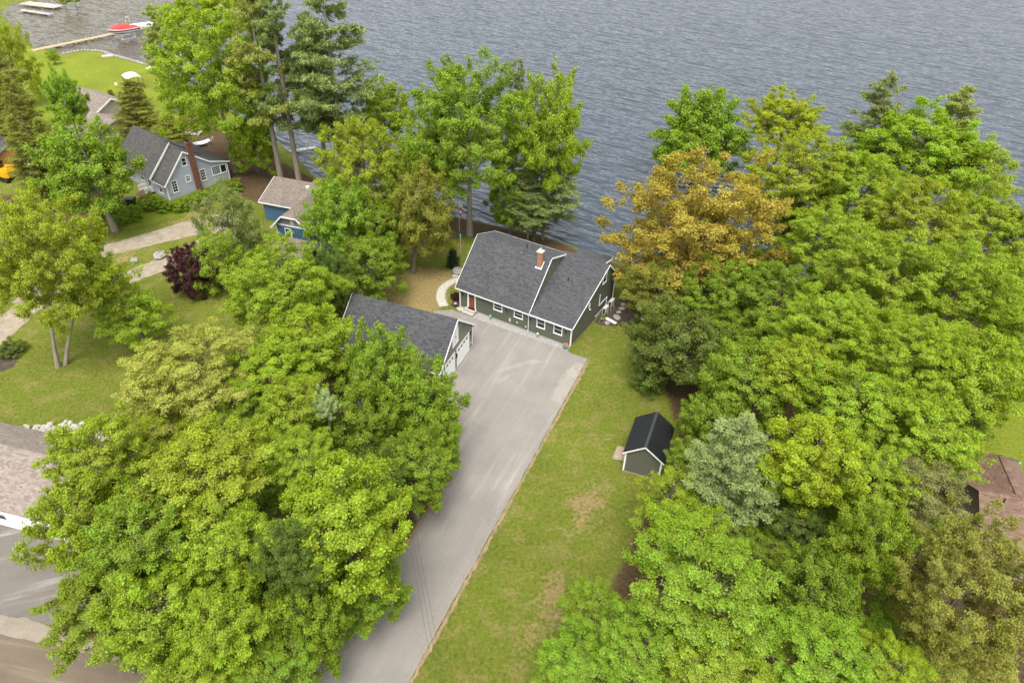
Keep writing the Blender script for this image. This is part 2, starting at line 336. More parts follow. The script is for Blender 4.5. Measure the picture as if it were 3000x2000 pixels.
def band(pts, ws):
    pts = [np.array(p) for p in pts]; L = []; Rr = []
    for i, p in enumerate(pts):
        d = nrm(pts[min(i+1, len(pts)-1)]-pts[max(i-1, 0)]); n = np.array([-d[1], d[0]]); wv = ws[i] if hasattr(ws, '__len__') else ws
        L.append(p+n*wv/2); Rr.append(p-n*wv/2)
    return L+Rr[::-1]
HO, HY = np.array([6.515, 62.506]), R_(-29.94)
hu = np.array([math.cos(HY), math.sin(HY)]); hv = np.array([-hu[1], hu[0]])
def hl(u, v): return HO+hu*u+hv*v
sheet('driveway', [(8.3, 60.6), (5.8, 54.3), (.4, 41.1), (-3.4, 31.7), (-6.4, 24.3), (-12, 10), (-20, 10), (-13.7, 24.1), (-11.6, 27.3), (-7.5, 36.5), (-5.3, 42.5), (-7.6, 53.4), (-4.6, 62.2), (-11.2, 65.2), (-9.25, 68.8), tuple(hl(-15.3, -1.15)), tuple(hl(-12.2, -1.15)), tuple(hl(0, -.75)), tuple(hl(.9, -.95))], .03, M['asphalt'], .035, kind='structure')
sheet('road', [(-60, 30.2), (-35.8, 26.9), (-27.9, 25.5), (-21.3, 23.6), (-17.2, 20.2), (-14, 8), (-60, 8)], .012, M['road'], .05, kind='structure')
sheet('sandy_shoulder', [(-60, 33.4), (-37.2, 28.9), (-29, 26.6), (-24, 24.9), (-20, 22.4), (-22, 20), (-60, 26)], .006, M['sand'], .12, kind='structure')
sheet('side_driveway', [(-60, 38), (-42.2, 37.2), (-37, 36.3), (-30, 34.4), (-26, 35.5), (-25.2, 33), (-27.5, 27.0), (-37.2, 28.4), (-60, 32.6)], .020, M['asphalt2'], .08, kind='structure')
dp = [un2(-60, 1010), un2(0, 965), un2(70, 905), un2(180, 850), un2(290, 842), un2(390, 808), un2(505, 763), un2(600, 722), un2(670, 700)]
sheet('gravel_path', band(dp, [4.2, 4, 3.6, 3.2, 3, 3.2, 3.6, 4.4, 4.6]), .016, M['dirt'], .12, kind='structure')
dp = [un2(60, 890), un2(170, 800), un2(290, 740), un2(420, 706), un2(540, 672), un2(620, 655), un2(690, 665)]
sheet('gravel_path', band(dp, [2.2, 3.2, 3.4, 3.6, 4.6, 5.5, 5]), .011, M['dirt'], .12, kind='structure')
sheet('mulch_bed', [tuple(hl(*p)) for p in ((.12, 5.9), (.12, 11), (1.0, 12.6), (3.2, 12.2), (4.6, 9.5), (5.4, 6.6), (4.6, 5.4), (3.2, 6.9), (1.6, 5.8))], .014, M['mulch'], .12, drop=.3, kind='structure')
sheet('mulch_bed', P2((-90, 1110), (-20, 1100), (40, 1075), (62, 1040), (50, 1015), (0, 1020), (-90, 1050)), .014, M['mulch'], .1, kind='structure')
sheet('plant_bed', [tuple(hl(*p)) for p in ((-15, -.6), (-15, 1.8), (-16.1, 2.6), (-16.4, .9), (-15.9, -.6))], .010, M['mulch'], .1, kind='structure')
bl = [(8.45, 60.5), (5.95, 54.2), (.55, 41.0), (-3.25, 31.6), (-6.25, 24.2), (-11.9, 10)]
sheet('soil_edge', band(bl, .26), .009, M['soil'], .06, .25, kind='structure')
bl = [(-5.25, 43.5), (-5.5, 42.4), (-7.7, 36.4), (-11.8, 27.2), (-13.9, 24.0), (-16.5, 19)]
sheet('soil_edge', band(bl, .45), .009, M['soil'], .09, .35, kind='structure')
# ---------------------------------------------------------------- building kit
class Wf:
    def __init__(s, parent, o, d, n): s.par = parent; s.o = np.array(o, float); s.d = np.array(d, float); s.n = np.array(n, float)
    def p(s, a, z, off=0.): return s.o+s.d*a+s.n*off+np.array([0, 0, z])
    def board(s, mb, a0, a1, z0, z1, o0, o1):
        return mb.hexa([s.p(a0, z0, o0), s.p(a1, z0, o0), s.p(a1, z0, o1), s.p(a0, z0, o1)], [s.p(a0, z1, o0), s.p(a1, z1, o0), s.p(a1, z1, o1), s.p(a0, z1, o1)])
    def poly(s, name, mat, pts, off, th, parent=None, **k):
        q = [s.p(a, z, off) for a, z in pts]; return MB().slab(q, s.n*th).build(name, mat, parent or s.par, **k)
    def lap(s, pts, mat, ex=.16, name='siding'):
        zs = [z for _, z in pts]; z0, z1 = min(zs), max(zs); mb = MB()
        def rngz(z):
            xs = []
            n = len(pts)
            for i in range(n):
                (a, za), (b, zb) = pts[i], pts[(i+1) % n]
                if (za-z)*(zb-z) <= 0 and abs(za-zb) > 1e-9: xs.append(a+(b-a)*(z-za)/(zb-za))
                elif abs(za-zb) <= 1e-9 and abs(za-z) < 1e-6: xs += [a, b]
            return (min(xs), max(xs)) if xs else None
        z = z0
        while z < z1-.02:
            t_ = min(z+ex, z1); r0, r1 = rngz(z+1e-4), rngz(t_-1e-4)
            if r0 and r1:
                a, b, c, d = s.p(r0[0], z, .028), s.p(r0[1], z, .028), s.p(r1[1], t_, .008), s.p(r1[0], t_, .008)
                mb.add([a, b, c, d, s.p(r0[0], z, .004), s.p(r0[1], z, .004)], [(0, 1, 2, 3), (4, 5, 1, 0)])
            z = t_
        return mb.build(name, mat, s.par, kind='stuff')
    def window(s, a0, a1, z0, z1, rails=1, mull=0, cas=.1, name='window', pos=.5, mat=None):
        wm_ = mat or M['white']; mb = MB()
        s.board(mb, a0, a0+cas, z0, z1, .0, .06); s.board(mb, a1-cas, a1, z0, z1, .0, .06)
        s.board(mb, a0+cas, a1-cas, z1-cas, z1, .0, .057); s.board(mb, a0+cas, a1-cas, z0, z0+cas*.8, .0, .057)
        s.board(mb, a0-.03, a1+.03, z0-.05, z0, .0, .09)
        wo = mb.build(name, wm_, s.par)
        ia, ib, iz, it = a0+cas, a1-cas, z0+cas*.8, z1-cas
        pm = MB(); s.board(pm, ia, ib, iz, it, .004, .03); pm.build('pane', M['glass'], wo)
        sm = MB()
        for k in range(rails): zz = iz+(it-iz)*(pos if rails == 1 else (k+1)/(rails+1)); s.board(sm, ia, ib, zz-.022, zz+.022, .031, .045)
        for k in range(mull): aa = ia+(ib-ia)*(k+1)/(mull+1); s.board(sm, aa-.015, aa+.015, iz, it, .031, .048)
        if rails or mull: sm.build('sash', wm_, wo)
        return wo
    def lamp(s, a, z, k=1.):
        l = MB(); s.board(l, a-.09*k, a+.09*k, z-.16*k, z+.2*k, 0, .03); lo = l.build('wall_lamp', M['white'], s.par)
        l = MB(); s.board(l, a-.07*k, a+.07*k, z-.2*k, z+.1*k, .06, .2); s.board(l, a-.09*k, a+.09*k, z+.1*k, z+.13*k, .03, .22); l.build('lantern', M['black'], lo)
def shingles(eL, eR, rR, rL, mat, parent, ex=.15, tab=.33, off=.05, name='shingles'):
    eL, eR, rR, rL = [np.array(p, float) for p in (eL, eR, rR, rL)]
    n = nrm(np.cross(eR-eL, rL-eL)); n = n if n[2] > 0 else -n
    L = np.linalg.norm((rL+rR)/2-(eL+eR)/2); k = max(1, int(round(L/ex))); mb = MB(); th = .014
    for i in range(k):
        t0, t1 = i/k, min(1., (i+1.15)/k)
        a0, b0, a1, b1 = eL+(rL-eL)*t0, eR+(rR-eR)*t0, eL+(rL-eL)*t1, eR+(rR-eR)*t1
        wdt = np.linalg.norm(b0-a0)
        if wdt < .05: continue
        m_ = max(1, int(round(wdt/tab))); cuts = [0.]+[min(1, max(0, (j+(.5 if i % 2 else 0)+random.uniform(-.25, .25))/m_)) for j in range(1, m_)]+[1.]
        for c0, c1 in zip(cuts[:-1], cuts[1:]):
            if c1-c0 < 1e-3: continue
            h_ = n*(off+th+random.uniform(0, .004)); l_ = n*(off+.002)
            p0, p1, p2, p3 = a0+(b0-a0)*c0+h_, a0+(b0-a0)*c1+h_, a1+(b1-a1)*c1+l_, a1+(b1-a1)*c0+l_
            mb.add([p0, p1, p2, p3, p0-n*th, p1-n*th], [(0, 1, 2, 3), (4, 5, 1, 0)])
    return mb.build(name, mat, parent, kind='stuff')
def roof_plane(par, eL, eR, rR, rL, mat, deck=None, th=.1, name='roof', **k):
    eL, eR, rR, rL = [np.array(p, float) for p in (eL, eR, rR, rL)]
    n = nrm(np.cross(eR-eL, rL-eL)); n = n if n[2] > 0 else -n
    r = MB().hexa([p-n*(th-.05) for p in (eL, eR, rR, rL)], [p+n*.05 for p in (eL, eR, rR, rL)]).build(name, deck or M['shdark'], par)
    shingles(eL, eR, rR, rL, mat, r, **k); return r
def trim(par, a, b, w_=.05, h=.18, name='fascia', mat=None, upv=(0, 0, 1)): return MB().bar(a, b, w_, h, upv).build(name, mat or M['white'], par)
def ridge_cap(par, a, b, mat, w_=.3):
    a = np.array(a, float); b = np.array(b, float); L = np.linalg.norm(b-a); k = int(L/.2); mb = MB(); d = (b-a)/L; x = nrm(np.cross(d, (0, 0, 1)))*w_/2
    for i in range(k):
        p, q = a+d*L*i/k, a+d*L*(i+1.1)/k; z0, z1 = np.array([0, 0, .085]), np.array([0, 0, .075]); dn = np.array([0, 0, -.06])
        mb.add([p-x+dn+z0, p+z0, p+x+dn+z0, q+x+dn+z1, q+z1, q-x+dn+z1], [(0, 1, 4, 5), (1, 2, 3, 4)])
    return mb.build('ridge_cap', mat, par, kind='stuff')
def bricks(par, x0, x1, y0, y1, z0, z1, mat, bl=.21, bh=.075, name='brick_courses'):
    mb = MB(); z = z0; r = 0
    while z < z1-.02:
        for ax in (0, 1):
            lo, hi = (x0, x1) if ax == 0 else (y0, y1); a = lo-(bl/2 if r % 2 else 0)
            while a < hi-.01:
                p, q = max(a, lo), min(a+bl-.012, hi)
                if q-p > .02:
                    j = random.uniform(0, .006)
                    for f_, sg in (((y0, -1), (y1, 1)) if ax == 0 else ((x0, -1), (x1, 1))):
                        if ax == 0: mb.box(p, q, f_-.0, f_+sg*(.012+j), z, z+bh-.012)
                        else: mb.box(f_, f_+sg*(.012+j), p, q, z, z+bh-.012)
                a += bl
        z += bh; r += 1
    return mb.build(name, mat, par, kind='stuff')
def hit(px_, py_, o, yaw, p0, n):    # pixel -> local point on a plane given in a building's own frame
    d = RI*(px_-1500)/FPX-UP*(py_-1000)/FPX+fw; cy, sy = math.cos(yaw), math.sin(yaw)
    tl = lambda q: np.array([q[0]*cy+q[1]*sy, -q[0]*sy+q[1]*cy, q[2]])
    C = tl(np.array([-o[0], -o[1], CAMH])); D = tl(d); n = np.array(n, float); t_ = (n@(np.array(p0)-C))/(n@D); return C+D*t_
X3, Y3 = np.array([1., 0, 0]), np.array([0, 1., 0])
# loose grass blades over the near lawns
def grass(n, seed):
    rs = np.random.default_rng(seed); X_ = rs.uniform(-60, 46, n); Y_ = rs.uniform(16, 96, n)
    keep = sdf(X_, Y_, LAND) > 3
    for poly in AVOID: keep &= sdf(X_, Y_, poly) < -.05
    keep &= (sdf(X_, Y_, WOODS) < .5) | (rs.random(n) < .1)
    X_, Y_ = X_[keep], Y_[keep]; n = len(X_); Z_ = ter(X_, Y_); P_ = np.stack([X_, Y_, Z_-.01], 1); a = rs.uniform(0, 6.283, n); L = rs.uniform(.05, .13, n)[:, None]
    u_ = np.stack([np.cos(a), np.sin(a), np.zeros(n)], 1); ln = np.stack([rs.normal(0, .8, n), rs.normal(0, .8, n), np.ones(n)*.9], 1)
    V = np.stack([P_-u_*L*.28, P_+u_*L*.28, P_+ln*L], 1).reshape(-1, 3); me = bpy.data.meshes.new('grass'); npmesh(me, V, np.arange(3*n).reshape(n, 3), 3)
    c = rs.random(n); ca = me.color_attributes.new('gr', 'FLOAT_COLOR', 'POINT'); ca.data.foreach_set('color', np.repeat(np.stack([c, c, c, c*0+1], 1), 3, 0).astype(np.float32).ravel())
    me.materials.append(M['grass']); link('grass', me, kind='stuff', label='short patchy lawn grass between drive, house and woods', cat='grass')
m, t, b = new_mat('grass_blade'); M['grass'] = m; at = N(t, 'ShaderNodeAttribute', attribute_name='gr')
gn = math_(t, 'ADD', math_(t, 'MULTIPLY', at.outputs['Fac'], .55), math_(t, 'MULTIPLY', noise(t, .55, 7, .68), .6))
t.links.new(ramp(t, gn, ((.25, (.07, .10, .014)), (.45, (.14, .17, .022)), (.66, (.21, .205, .042)), (.86, (.34, .28, .11)))), b.inputs['Base Color']); b.inputs['Roughness'].default_value = .8; b.inputs['Specular IOR Level'].default_value = .15
DRIVE = [(8.3, 60.6), (5.8, 54.3), (.4, 41.1), (-3.4, 31.7), (-6.4, 24.3), (-12, 10), (-20, 10), (-13.7, 24.1), (-11.6, 27.3), (-7.5, 36.5), (-5.3, 42.5), (-7.4, 53.9), (-11, 52), (-16, 66), (-11.2, 65.2), (-9.25, 68.8), tuple(hl(-15.3, -1.15)), tuple(hl(-15, 8.3)), tuple(hl(0, 11.2)), tuple(hl(5, 9)), tuple(hl(5.3, 6)), tuple(hl(.2, 5.8)), tuple(hl(0, -.75)), tuple(hl(.9, -.95))]
AVOID = [DRIVE, band([un2(-60, 1010), un2(0, 965), un2(70, 905), un2(180, 850), un2(290, 842), un2(390, 808), un2(505, 763), un2(600, 722), un2(670, 700)], 3), band([un2(60, 890), un2(170, 800), un2(290, 740), un2(420, 706), un2(540, 672), un2(620, 655), un2(690, 665)], 3.6),
         [(-60, 44), (-32, 42), (-25, 36), (-21, 23), (-14, 8), (-60, 8)], P2((1080, 905), (1120, 820), (1200, 785), (1300, 790), (1325, 830), (1290, 905), (1200, 960))]
WOODS = [un2(1850, 880), un2(1900, 1000), un2(1950, 1140), un2(1990, 1290), un2(1990, 1420), un2(1890, 1520), un2(1830, 1640), un2(1760, 1800), un2(1700, 2050), (9, 5), (90, 5), (90, 30), (42, 36), (38, 46), (50, 60), (80, 75), (80, 96), (40, 84), (16, 80)]
grass(170000, 5)
# ================================================================ main green house
H = empty('lake_house', (HO[0], HO[1], 0), HY, label='dark green clapboard house with charcoal roof and small brick chimney by the lake', cat='house')
UL, UM, DL, DR = -14.83, -5.4, 8.2, 11.1
zl = lambda v: 2.72+(v+.35)*(7.5-2.72)/4.85 if v < 4.5 else 7.5-(v-4.5)*1.35/3.95
zr = lambda v: 2.72+(v+.35)*(6.4-2.72)/8.85 if v < 8.5 else 6.4-(v-8.5)*2.5/2.75
g0 = -2.2
MB().slab([(UL, 0, g0), (UL, 0, zl(0)-.08), (UL, 4.5, zl(4.5)-.1), (UL, DL, zl(DL)-.08), (UL, DL, g0)], (UM-UL-.002, 0, 0)).build('wall', M['green'], H)
MB().slab([(UM, .004, g0), (UM, .004, zr(0)-.08), (UM, 8.5, zr(8.5)-.1), (UM, DR, zr(DR)-.08), (UM, DR, g0)], (-UM, 0, 0)).build('wall', M['green'], H)
F_ = Wf(H, (0, 0, 0), X3, -Y3); S_ = Wf(H, (0, 0, 0), Y3, X3); CK = Wf(H, (UM, 0, 0), Y3, X3); SL = Wf(H, (UL, 0, 0), Y3, -X3)
F_.lap([(UL, .22), (-5.5, .22), (-5.5, 2.5), (UL, 2.5)], M['green']); F_.lap([(-5.34, .2), (0, .2), (0, 2.5), (-5.34, 2.5)], M['green'])
S_.lap([(0, .16), (6.3, .16), (6.3, .5), (DR, .5), (DR, zr(DR)-.15), (8.5, zr(8.5)-.2), (0, zr(0)-.15)], M['green'])
CK.lap([(0, zr(0)), (7.9, zr(7.9)), (DL, zl(DL)-.12), (4.5, zl(4.5)-.12), (0, zl(0)-.05)], M['green'])
SL.lap([(0, .2), (DL, .2), (DL, zl(DL)-.12), (4.5, zl(4.5)-.15), (0, zl(0)-.12)], M['green'])
mb = MB(); F_.board(mb, UL, 0, -.3, .2, .0, .012); S_.board(mb, .013, 6.3, -.3, .16, 0, .012); S_.board(mb, 6.3, DR, -2, .5, 0, .012); mb.build('foundation', M['concrete'], H)
for a0, a1 in ((UL-.03, UL+.1), (-.1, .032)):
    mb = MB(); F_.board(mb, a0, a1, .12, 2.5, 0, .045); mb.build('corner_board', M['white'], H)
mb = MB(); S_.board(mb, -.045, .1, .12, 2.55, 0, .042); mb.build('corner_board', M['white'], H)
mb = MB(); S_.board(mb, DR-.1, DR, .3, 3.75, 0, .042); mb.build('corner_board', M['white'], H)
mb = MB(); S_.board(mb, 6.25, 10.3, .5, .58, .03, .06); mb.build('water_table', M['white'], H)
o1, o2 = -.35, -.35
rf = roof_plane(H, (UL-.4, o1, zl(o1)), (UM+.16, o1, zl(o1)), (UM+.16, 4.5, zl(4.5)), (UL-.4, 4.5, zl(4.5)), M['shdark'])
roof_plane(H, (UM+.16, 8.45, zl(8.45)), (UL-.4, 8.45, zl(8.45)), (UL-.4, 4.5, zl(4.5)), (UM+.16, 4.5, zl(4.5)), M['shdark'])
ridge_cap(rf, (UL-.4, 4.5, zl(4.5)-.02), (UM+.16, 4.5, zl(4.5)-.02), M['shdark'])
rr = roof_plane(H, (UM+.03, o2, zr(o2)), (.22, o2, zr(o2)), (.22, 8.5, zr(8.5)), (UM+.03, 8.5, zr(8.5)), M['shdark'])
roof_plane(H, (.22, 11.35, zr(11.35)), (UM, 11.35, zr(11.35)), (UM, 8.5, zr(8.5)), (.22, 8.5, zr(8.5)), M['shdark'])
ridge_cap(rr, (UM+.03, 8.5, zr(8.5)-.02), (.22, 8.5, zr(8.5)-.02), M['shdark'])
# rear shed dormer of the right wing
roof_plane(H, (-.35, 10.5, 6.17), (-4.5, 10.5, 6.17), (-4.5, 8.52, 6.43), (-.35, 8.52, 6.43), M['shdark'], name='dormer_roof')
MB().slab([(-4.3, 8.7, 4), (-4.3, 8.7, 6.3), (-4.3, 10.2, 6.08), (-4.3, 10.2, 3)], (3.7, 0, 0)).build('dormer_wall', M['green'], H)
trim(H, (-.33, 8.6, 6.38), (-.33, 10.5, 6.13))
for a, b in (((UL-.4, o1-.03, zl(o1)-.05), (UM+.16, o1-.03, zl(o1)-.05)), ((UM+.165, o2-.03, zr(o2)-.05), (.22, o2-.03, zr(o2)-.05))):
    trim(H, a, b, .06, .16, 'gutter')
k_ = lambda f, v: (v, f(v))
def rake(par, u, f, v0, v1, mat=None, up_=.0): trim(par, (u, v0, f(v0)-.02+up_), (u, v1, f(v1)-.02+up_), .04, .17, 'rake_trim', mat)
rake(H, UM+.185, zl, o1, 4.5); rake(H, UM+.185, zl, 4.5, 8.45); rake(H, UL-.425, zl, o1, 4.5); rake(H, UL-.425, zl, 4.5, 8.45)
rake(H, .245, zr, o2, 8.5); rake(H, .245, zr, 8.5, 11.35)
trim(H, (UL-.4, 8.48, zl(8.45)-.03), (UM+.16, 8.48, zl(8.45)-.03))
# openings
F_.window(-10.1, -8.9, 1.42, 2.42, rails=1); F_.window(-7.37, -6.17, 1.42, 2.42, rails=1)
F_.window(-4.38, -3.28, 1.2, 2.46); F_.window(-2.22, -1.1, 1.2, 2.46)
S_.window(7.35, 8.35, 4.35, 5.75)
mb = MB(); F_.board(mb, -13.74, -13.54, .36, 2.46, 0, .05); F_.board(mb, -12.72, -12.58, .36, 2.46, 0, .05); F_.board(mb, -13.54, -12.72, 2.38, 2.46, 0, .048); mb.build('door_frame', M['white'], H)
mb = MB(); F_.board(mb, -13.54, -12.72, .4, 2.38, .002, .035)
for z0, z1 in ((.5, 1.0), (1.08, 1.75)):
    for a0 in (-13.46, -13.10): F_.board(mb, a0, a0+.3, z0, z1, .036, .048)
dr = mb.build('door', M['doorred'], H)
mb = MB(); F_.board(mb, -13.46, -12.8, 1.85, 2.28, .036, .044); mb.build('pane', M['glass'], dr); mb = MB(); F_.board(mb, -12.84, -12.79, 1.3, 1.42, .036, .1); mb.build('handle', M['black'], dr)
mb = MB(); F_.board(mb, -13.62, -12.64, .36, .4, .0, .3); mb.build('threshold', M['black'], H)
for a, z in ((-14.3, 2.08), (-8.27, 2.02), (-5.12, 2.0), (-.62, 2.05)): F_.lamp(a, z)
mb = MB(); mb.tube([(-5.42, -.34, 2.6), (-5.42, -.2, 2.45), (-5.42, -.06, 2.3), (-5.42, -.06, .15), (-5.42, -.16, .08)], .045, 6); mb.build('downspout', M['white'], H)
mb = MB(); mb.tube([(.07, 11.05, 3.7), (.07, 11.05, .1)], .045, 6); mb.build('downspout', M['white'], H)
mb = MB(); F_.board(mb, -7.98, -7.75, .5, .95, .03, .09); mb.build('vent_cover', M['canopy'], H)
for a, z in ((-6.9, .75), (-5.75, .62)): mb = MB(); mb.tube([F_.p(a, z, .0), F_.p(a, z, .1)], .07, 8); mb.build('wall_vent', M['white'], H)
# side wall fittings: meter box, flood lamp, heat pump line covers
mb = MB(); S_.board(mb, 3.9, 4.25, 3.05, 3.6, .03, .1); mb.build('meter_box', M['white'], H)
mb = MB(); mb.lathe([(.02, -.1), (.1, -.05), (.1, .03), (.03, .09)], S_.p(4.2, 2.75, .12)); mb.build('flood_lamp', M['white'], H)
mb = MB(); S_.board(mb, 6.9, 7.0, 1.7, 3.2, .03, .09); S_.board(mb, 6.9, 9.2, 1.62, 1.71, .03, .09); S_.board(mb, 9.1, 9.2, .62, 1.62, .03, .09); mb.build('line_cover', M['white'], H)
# chimney and pipes on the roof
nL = (0, -(7.5-2.72), 4.85); p = hit(1578, 785, HO, HY, (0, 4.5, 7.5), nL); cx_, cv_ = p[0], p[1]
ch = MB().box(cx_-.25, cx_+.25, cv_, cv_+.5, zl(cv_)-.25, 8.45).build('chimney', M['concrete'], H)
bricks(ch, cx_-.25, cx_+.25, cv_, cv_+.5, zl(cv_)-.1, 8.42, M['brick'])
MB().box(cx_-.36, cx_+.36, cv_-.07, cv_+.65, 8.42, 8.52).build('cap', M['canopy'], ch)
MB().tube([(cx_, cv_+.29, 8.5), (cx_, cv_+.29, 8.85)], .1, 10).build('flue', M['ac'], ch)
sl_ = math.atan2(4.78, 4.85)
mb = MB(); mb.slab([(cx_-.42, cv_-.14, zl(cv_-.14)+.075), (cx_+.42, cv_-.14, zl(cv_-.14)+.075), (cx_+.42, cv_+.02, zl(cv_+.02)+.075), (cx_-.42, cv_+.02, zl(cv_+.02)+.075)], (0, 0, .02))
mb.slab([(cx_+.3, cv_, zl(cv_)+.075), (cx_+.42, cv_, zl(cv_)+.075), (cx_+.42, cv_+.6, zl(cv_+.6)+.075), (cx_+.3, cv_+.6, zl(cv_+.6)+.075)], (0, 0, .02)); mb.build('flashing', M['ac'], ch)
p = hit(1543.6, 727, HO, HY, (0, 4.5, 7.5), (0, 1.35, 3.95)); MB().tube([(p[0], p[1], p[2]-.1), (p[0], p[1], p[2]+.62)], .06, 8).build('vent_pipe', M['black'], H)
p = hit(1664, 825, HO, HY, (0, 8.5, 6.4), (0, -3.68, 8.85)); MB().tube([(p[0], p[1], p[2]-.1), (p[0], p[1], p[2]+.62)], .06, 8).build('vent_pipe', M['black'], H)
# front step, gravel strip, small things along the front wall
st = empty('front_step', (*hl(-13.15, 0), 0), HY, label='pale concrete step below the red door', cat='step')
MB().box(-.8, .75, -.62, -.02, -.05, .36).build('tread', M['stone'], st); MB().box(-.8, .75, -1.05, -.62, -.05, .19).build('tread', M['stone'], st)
fl = MB(); fl.slab([(-14.75, -.15, .02), (-14.05, -.15, .02), (-14.0, -.7, .02), (-14.35, -.98, .02), (-14.95, -.7, .02)], (0, 0, .1)); o = fl.build('flagstone', M['stone'], label='pale flagstone slab left of the concrete front step', cat='stone'); o.location = (*HO, 0); o.rotation_euler.z = HY
mb = MB()
for i in range(4200):
    u_ = random.uniform(-12.3, -.05); v_ = random.uniform(-1.12+.35*(u_+12)/12, -.03); r_ = random.uniform(.022, .05)
    pts = [(u_+r_*1.2*math.cos(a)*random.uniform(.8, 1.2), v_+r_*math.sin(a)*random.uniform(.8, 1.2), .012+r_*random.uniform(.1, .4)) for a in (0, 1.57, 3.14, 4.71)]
    mb.add(pts+[(u_, v_, .02+r_*random.uniform(.8, 1.2))], [(0, 1, 4), (1, 2, 4), (2, 3, 4), (3, 0, 4)])
o = mb.build('gravel_strip', M['gravel'], kind='stuff', label='strip of grey gravel along the green house front wall', cat='gravel'); o.location = (*HO, 0); o.rotation_euler.z = HY
gb = sheet('gravel_bed', [tuple(hl(*p)) for p in ((-12.3, -.02), (-.03, -.02), (-.03, -.8), (-12.3, -1.15))], .013, M['gravel'], .03, kind='structure')
def globe(u, v, mat, lab):
    e = empty('garden_globe', (*hl(u, v), 0), 0, label=lab, cat='ornament')
    MB().tube([(0, 0, -.02), (0, 0, .45)], .03, 6).build('stake', M['black'], e)
    MB().lathe([(.04, .4), (.13, .47), (.16, .56), (.13, .66), (.05, .71)], n=10).build('ball', mat, e, True)
globe(-10.3, -.4, M['mint'], 'teal glass garden globe between red door and first window'); globe(-3.95, -.45, M['ac'], 'pale green garden globe on gravel right of white downspout')
fp = empty('flower_pot', (*hl(-.35, -.5), 0), 0, label='teal flower pot with coral flowers at the house corner', cat='flower pot')
MB().lathe([(.15, 0), (.27, .18), (.3, .33), (.26, .36)], n=12).build('pot', M['teal'], fp, True)
mb = MB()
for i in range(90):
    a = random.uniform(0, 6.28); r_ = random.uniform(0, .33); c = np.array([r_*math.cos(a), r_*math.sin(a), .4+random.uniform(0, .22)]); e1 = nrm(rng.normal(size=3))*.06; e2 = nrm(rng.normal(size=3))*.06
    mb.quad(c-e1, c-e2, c+e1, c+e2)
mb.build('flowers', M['coral'], fp, kind='stuff')
fp = empty('flower_pot', (*hl(-15.35, -.25), 0), 0, label='small pink flower pot at the left corner of green house', cat='flower pot')
MB().lathe([(.1, 0), (.17, .1), (.19, .25), (.16, .27)], n=10).build('pot', M['black'], fp); MB().lathe([(.05, .24), (.2, .32), (.2, .42), (.08, .5)], n=9).build('flowers', M['pink'], fp)
# heat pumps
for i, (u, v, lab) in enumerate(((.62, 7.75, 'grey heat pump unit nearer the white plank'), (.62, 9.45, 'grey heat pump unit nearer the rear downspout'))):
    e = empty('heat_pump', (*hl(u, v), 0), HY, label=lab, cat='heat pump', group='heat pumps beside the green house')
    MB().box(-.2, .2, -.48, .48, .45, 1.3).build('cabinet', M['ac'], e)
    mb = MB(); mb.box(.2, .215, -.42, .2, .52, 1.24); mb.build('grille', M['black'], e)
    mb = MB()
    for k in range(9): mb.box(.215, .225, -.42, .2, .54+k*.08, .565+k*.08)
    mb.build('slats', M['ac'], e, kind='stuff'); mb = MB(); mb.box(-.12, .12, -.49, -.481, .55, 1.2); mb.build('side_grille', M['black'], e)
    for sx in (-.16, .16):
        for sy in (-.4, .4): MB().box(sx-.02, sx+.02, sy-.02, sy+.02, -.05, .45).build('leg', M['white'], e)
for i, ((u, v), lab) in enumerate((((1.5, 11.1), 'flagstone beside the rear downspout'), ((1.75, 10.2), 'broad flagstone beside the far heat pump'), ((1.75, 9.3), 'small flagstone between both heat pumps'), ((2.0, 8.2), 'large flagstone beside the white plank'), ((1.5, 6.5), 'flagstone near the small wooden stool'))):
    n_ = 7; r_ = (.36, .42, .36, .58, .4)[i]; pts = [(r_*(1.15 if k % 2 else .95)*math.cos(k*6.283/n_), r_*.8*math.sin(k*6.283/n_)*random.uniform(.85, 1.1), .01) for k in range(n_)]
    o = MB().slab(pts, (0, 0, .05)).build('stepping_stone', M['flag'], label=lab, cat='stone', group='stepping stones in the mulch'); o.location = (*hl(u, v), 0); o.rotation_euler.z = random.uniform(0, 3)
o = MB().box(-.75, .75, -.22, .22, .07, .12).build('plank', M['cloth'], label='pale plank lying in the mulch by the heat pumps', cat='plank'); o.location = (*hl(1.75, 7.05), 0); o.rotation_euler.z = HY-.25
e = empty('stool', (*hl(.9, 6.35), 0), HY, label='small pale wooden stool by the green side wall', cat='stool')
MB().box(-.2, .2, -.2, .2, .5, .55).build('seat', M['wood'], e)
for sx in (-.16, .16):
    for sy in (-.16, .16): MB().bar((sx*1.2, sy*1.2, 0), (sx, sy, .5), .05, .05).build('leg', M['wood'], e)
